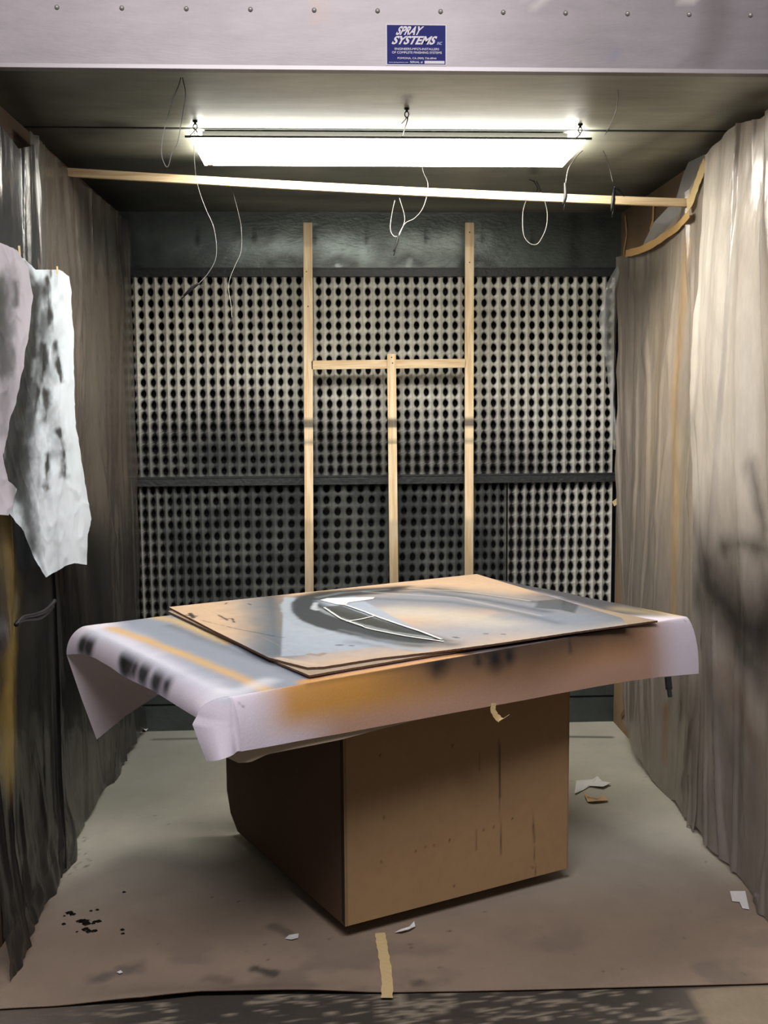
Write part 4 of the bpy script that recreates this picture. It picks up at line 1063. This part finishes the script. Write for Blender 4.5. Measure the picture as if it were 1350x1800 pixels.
# ================================================================== hanging wires
def wire(strands, label, dark_to=None, clips=(), r=.0016, col=(190, 188, 182), dk=(26, 25, 24), name='hanging_wire'):
    ps = []; 
    for st_ in strands: ps.append(tube([at(x, y, Y=yy) for x, y, yy in st_], r*.78, 6, 6))
    V, Fc = join(*ps)
    c = C(len(V), col)
    if dark_to is not None: c = mixc(c, dk, sst(dark_to-.015, dark_to+.015, V[:, 2]))
    o = mk(name, V, Fc, m_wire, cols=c, smooth=True); tag(o, label, 'wire')
    for pts, rr in clips:
        P = [at(x, y, Y=yy) for x, y, yy in pts]
        a = np.array(P[0]); b = np.array(P[-1]); m_ = (a+b)/2
        jaw = b+(b-a)*.25
        mk('clip', *join(tube(P, lambda t: rr*(1+.8*sin(pi*t)), 8, 4), tube([m_, m_+np.array([.006, -.004, .002]), jaw+np.array([.004, 0, 0])], rr*.6, 6, 3)), m_blackm, parent=o, smooth=True)
    return o
y1 = 2.85
wire([[(319, 131, y1), (314, 150, y1), (302, 178, y1), (295, 205, y1), (286, 240, y1), (284, 270, y1), (290, 290, y1), (296, 292, y1), (302, 270, y1), (312, 250, y1), (318, 220, y1), (322, 195, y1), (326, 165, y1), (322, 142, y1), (319, 131, y1)]],
     'long loop of wire hanging from the ceiling behind the hood at left', dark_to=at(300, 215, Y=y1)[2], col=(120, 118, 110))
y2 = 3.27
wire([[(343, 212, y2), (341, 250, y2), (343, 300, y2), (350, 335, y2), (362, 368, y2), (374, 395, y2), (380, 425, y2), (379, 455, y2), (366, 480, y2), (350, 498, y2)]],
     'thin wire with a black clip hanging from the lamp hook at left', clips=[([(350, 498, y2), (336, 508, y2), (323, 520, y2)], .0028)], r=.0012)
y3 = 4.03
wire([[(405, 311, y3), (409, 335, y3), (418, 370, y3), (424, 400, y3), (424, 440, y3), (414, 465, y3), (404, 490, y3), (402, 510, y3), (406, 535, y3), (408, 560, y3)]],
     'thin wire with a small clip hanging before the left filters', dark_to=at(410, 345, Y=y3)[2], clips=[([(408, 558, y3), (403, 575, y3)], .003)], r=.0014)
y4 = 3.82
wire([[(741, 289, y4), (745, 305, y4), (752, 322, y4), (750, 345, y4), (742, 368, y4), (728, 384, y4), (714, 391, y4), (706, 402, y4), (700, 415, y4)],
      [(702, 348, y4), (710, 375, y4), (711, 390, y4), (704, 408, y4), (699, 418, y4)], [(694, 352, y4), (690, 370, y4), (686, 400, y4), (691, 414, y4), (699, 416, y4)]],
     'tangled white wires joining at a clip below the lamp centre', clips=[([(700, 412, y4), (698, 425, y4), (692, 442, y4)], .0028)], r=.0018)
y5 = 4.03
wire([[(938, 318, y5), (945, 332, y5), (938, 345, y5)], [(943, 318, y5), (950, 335, y5), (951, 350, y5)], [(930, 316, y5), (940, 319, y5)]],
     'dark hook of twisted wire on the ceiling right of centre', dark_to=0, r=.0028)
wire([[(933, 340, y5), (925, 352, y5), (919, 375, y5), (920, 410, y5), (929, 426, y5), (941, 430, y5), (950, 422, y5), (960, 400, y5), (962, 375, y5), (957, 352, y5), (951, 338, y5)]],
     'white wire loop hanging below the pine strip right of centre', r=.0022, col=(214, 212, 204))
y6 = 2.86; y7 = 3.60
wire([[(1085, 134, y6), (1086, 165, 2.95), (1084, 190, 3.05), (1076, 212, 3.2), (1063, 237, 3.4), (1050, 255, 3.55)],
      [(993, 335, y7), (998, 300, y7), (1010, 280, y7), (1025, 264, y7), (1040, 256, y7), (1052, 256, y7), (1063, 270, y7), (1072, 298, y7), (1077, 320, y7)],
      [(1018, 244, y7), (1024, 252, y7), (1030, 262, y7)]],
     'dark wire arch hanging from the ceiling and clipped over the pine strip', dark_to=at(1050, 300, Y=y7)[2], col=(120, 116, 108), dk=(58, 52, 46), r=.0017,
     clips=[([(993, 322, y7), (994, 345, y7-.02), (990, 360, y7-.02)], .0035), ([(1080, 330, y7), (1078, 350, y7-.02), (1075, 372, y7-.02)], .0035), ([(1079, 328, y7), (1086, 333, y7), (1092, 342, y7)], .0028)])
# dark cord knotted on the left sheet
cx = XL+.16
cp = [at(x, y, X=cx) for x, y in ((28, 1098), (40, 1086), (58, 1082), (76, 1076), (90, 1064), (96, 1056))]
cp2 = [at(x, y, X=cx) for x, y in ((30, 1094), (45, 1090), (66, 1088), (82, 1078), (93, 1066))]
V, Fc = join(tube(cp, .006, 8, 5), tube(cp2, .005, 8, 5))
o = mk('twisted_rope', V, Fc, m_blackm, smooth=True); tag(o, 'black twisted cord sticking out of the left plastic sheet', 'rope')
o = mk('black_clamp', *join(beam(at(1174, 1190, X=XR-.10), at(1176, 1212, X=XR-.10), .018, .024, up=(0, 1, 0)), beam(at(1176, 1210, X=XR-.10), at(1178, 1225, X=XR-.10), .012, .016, up=(0, 1, 0))), m_blackm)
tag(o, 'small black clamp hanging at the right sheet below the table edge', 'clamp')

# ================================================================== sticker on the hood
sx0, sz1 = at(678, 42, Y=YF-.03)[[0, 2]]; sx1, sz0 = at(785, 116, Y=YF-.03)[[0, 2]]
sw = sx1-sx0; shh = sz1-sz0
stk = empty('maker_sticker', (sx0, YF-.030, sz0), 'blue and white maker sticker on the metal hood', 'sticker')
mk('border', *box((sx0, YF-.0312, sz0), (sx1, YF-.0300, sz1)), m_white, parent=stk)
mk('blue_field', *box((sx0+.003, YF-.0316, sz0+.003), (sx1-.003, YF-.0312, sz1-.003)), m_blue, parent=stk)
def text(s, cx_, cz, h, wid, name, shear=0, off=0, m=m_white, left=False, parent=stk):
    cu_ = bpy.data.curves.new('t', 'FONT'); cu_.body = s; cu_.size = 1; cu_.offset = off; cu_.align_x = 'LEFT'; cu_.resolution_u = 3
    to_ = bpy.data.objects.new('t', cu_); COL.objects.link(to_)
    bpy.context.view_layer.update()
    me_ = bpy.data.meshes.new_from_object(to_.evaluated_get(bpy.context.evaluated_depsgraph_get()))
    v = np.array([q.co[:] for q in me_.vertices]); f_ = [tuple(p.vertices) for p in me_.polygons]
    bpy.data.objects.remove(to_); bpy.data.curves.remove(cu_)
    v[:, 0] -= v[:, 0].min(); v[:, 1] -= v[:, 1].min()
    H = v[:, 1].max(); v[:, 1] *= h/H; v[:, 0] *= wid/v[:, 0].max()
    v[:, 0] += shear*v[:, 1]
    x_ = v[:, 0]+(cx_ if left else cx_-wid/2); W = np.stack([x_, np.full(len(v), YF-.0318), v[:, 1]+cz], 1)
    n_ = len(W); W = np.vstack([W, W+np.array([0, -.0002, 0])])
    F_ = [tuple(n_+i for i in q) for q in f_]
    return mk(name, W, F_, m, parent=parent)
U = lambda a: sx0+sw*a; Wz = lambda b: sz1-shh*b
text('SPRAY', U(.155), Wz(.27), shh*.215, sw*.40, 'lettering', shear=.55, off=.035, left=True)
text('SYSTEMS', U(.085), Wz(.495), shh*.205, sw*.70, 'lettering', shear=.55, off=.035, left=True)
text('INC', U(.84), Wz(.495), shh*.07, sw*.075, 'lettering', shear=.3, m=mat('pale_blue', (150, 156, 200), rough=.4), left=True)
text("ENGINEERS-MFG'S-INSTALLERS", U(.51), Wz(.628), shh*.055, sw*.73, 'lettering', off=.012)
text('OF COMPLETE FINISHING SYSTEMS', U(.51), Wz(.715), shh*.055, sw*.82, 'lettering', off=.012)
text('POMONA, CA (909) 736-8944', U(.51), Wz(.862), shh*.060, sw*.64, 'lettering', off=.012)
text('SERIAL #', U(.395), Wz(.948), shh*.055, sw*.21, 'lettering', off=.012, left=True)
text('www.spraysystems.com', U(.045), Wz(.945), shh*.030, sw*.32, 'lettering', off=.006, left=True)
mk('serial_box', *box((U(.635), YF-.0320, Wz(.955)), (U(.965), YF-.0316, Wz(.885))), m_white, parent=stk)
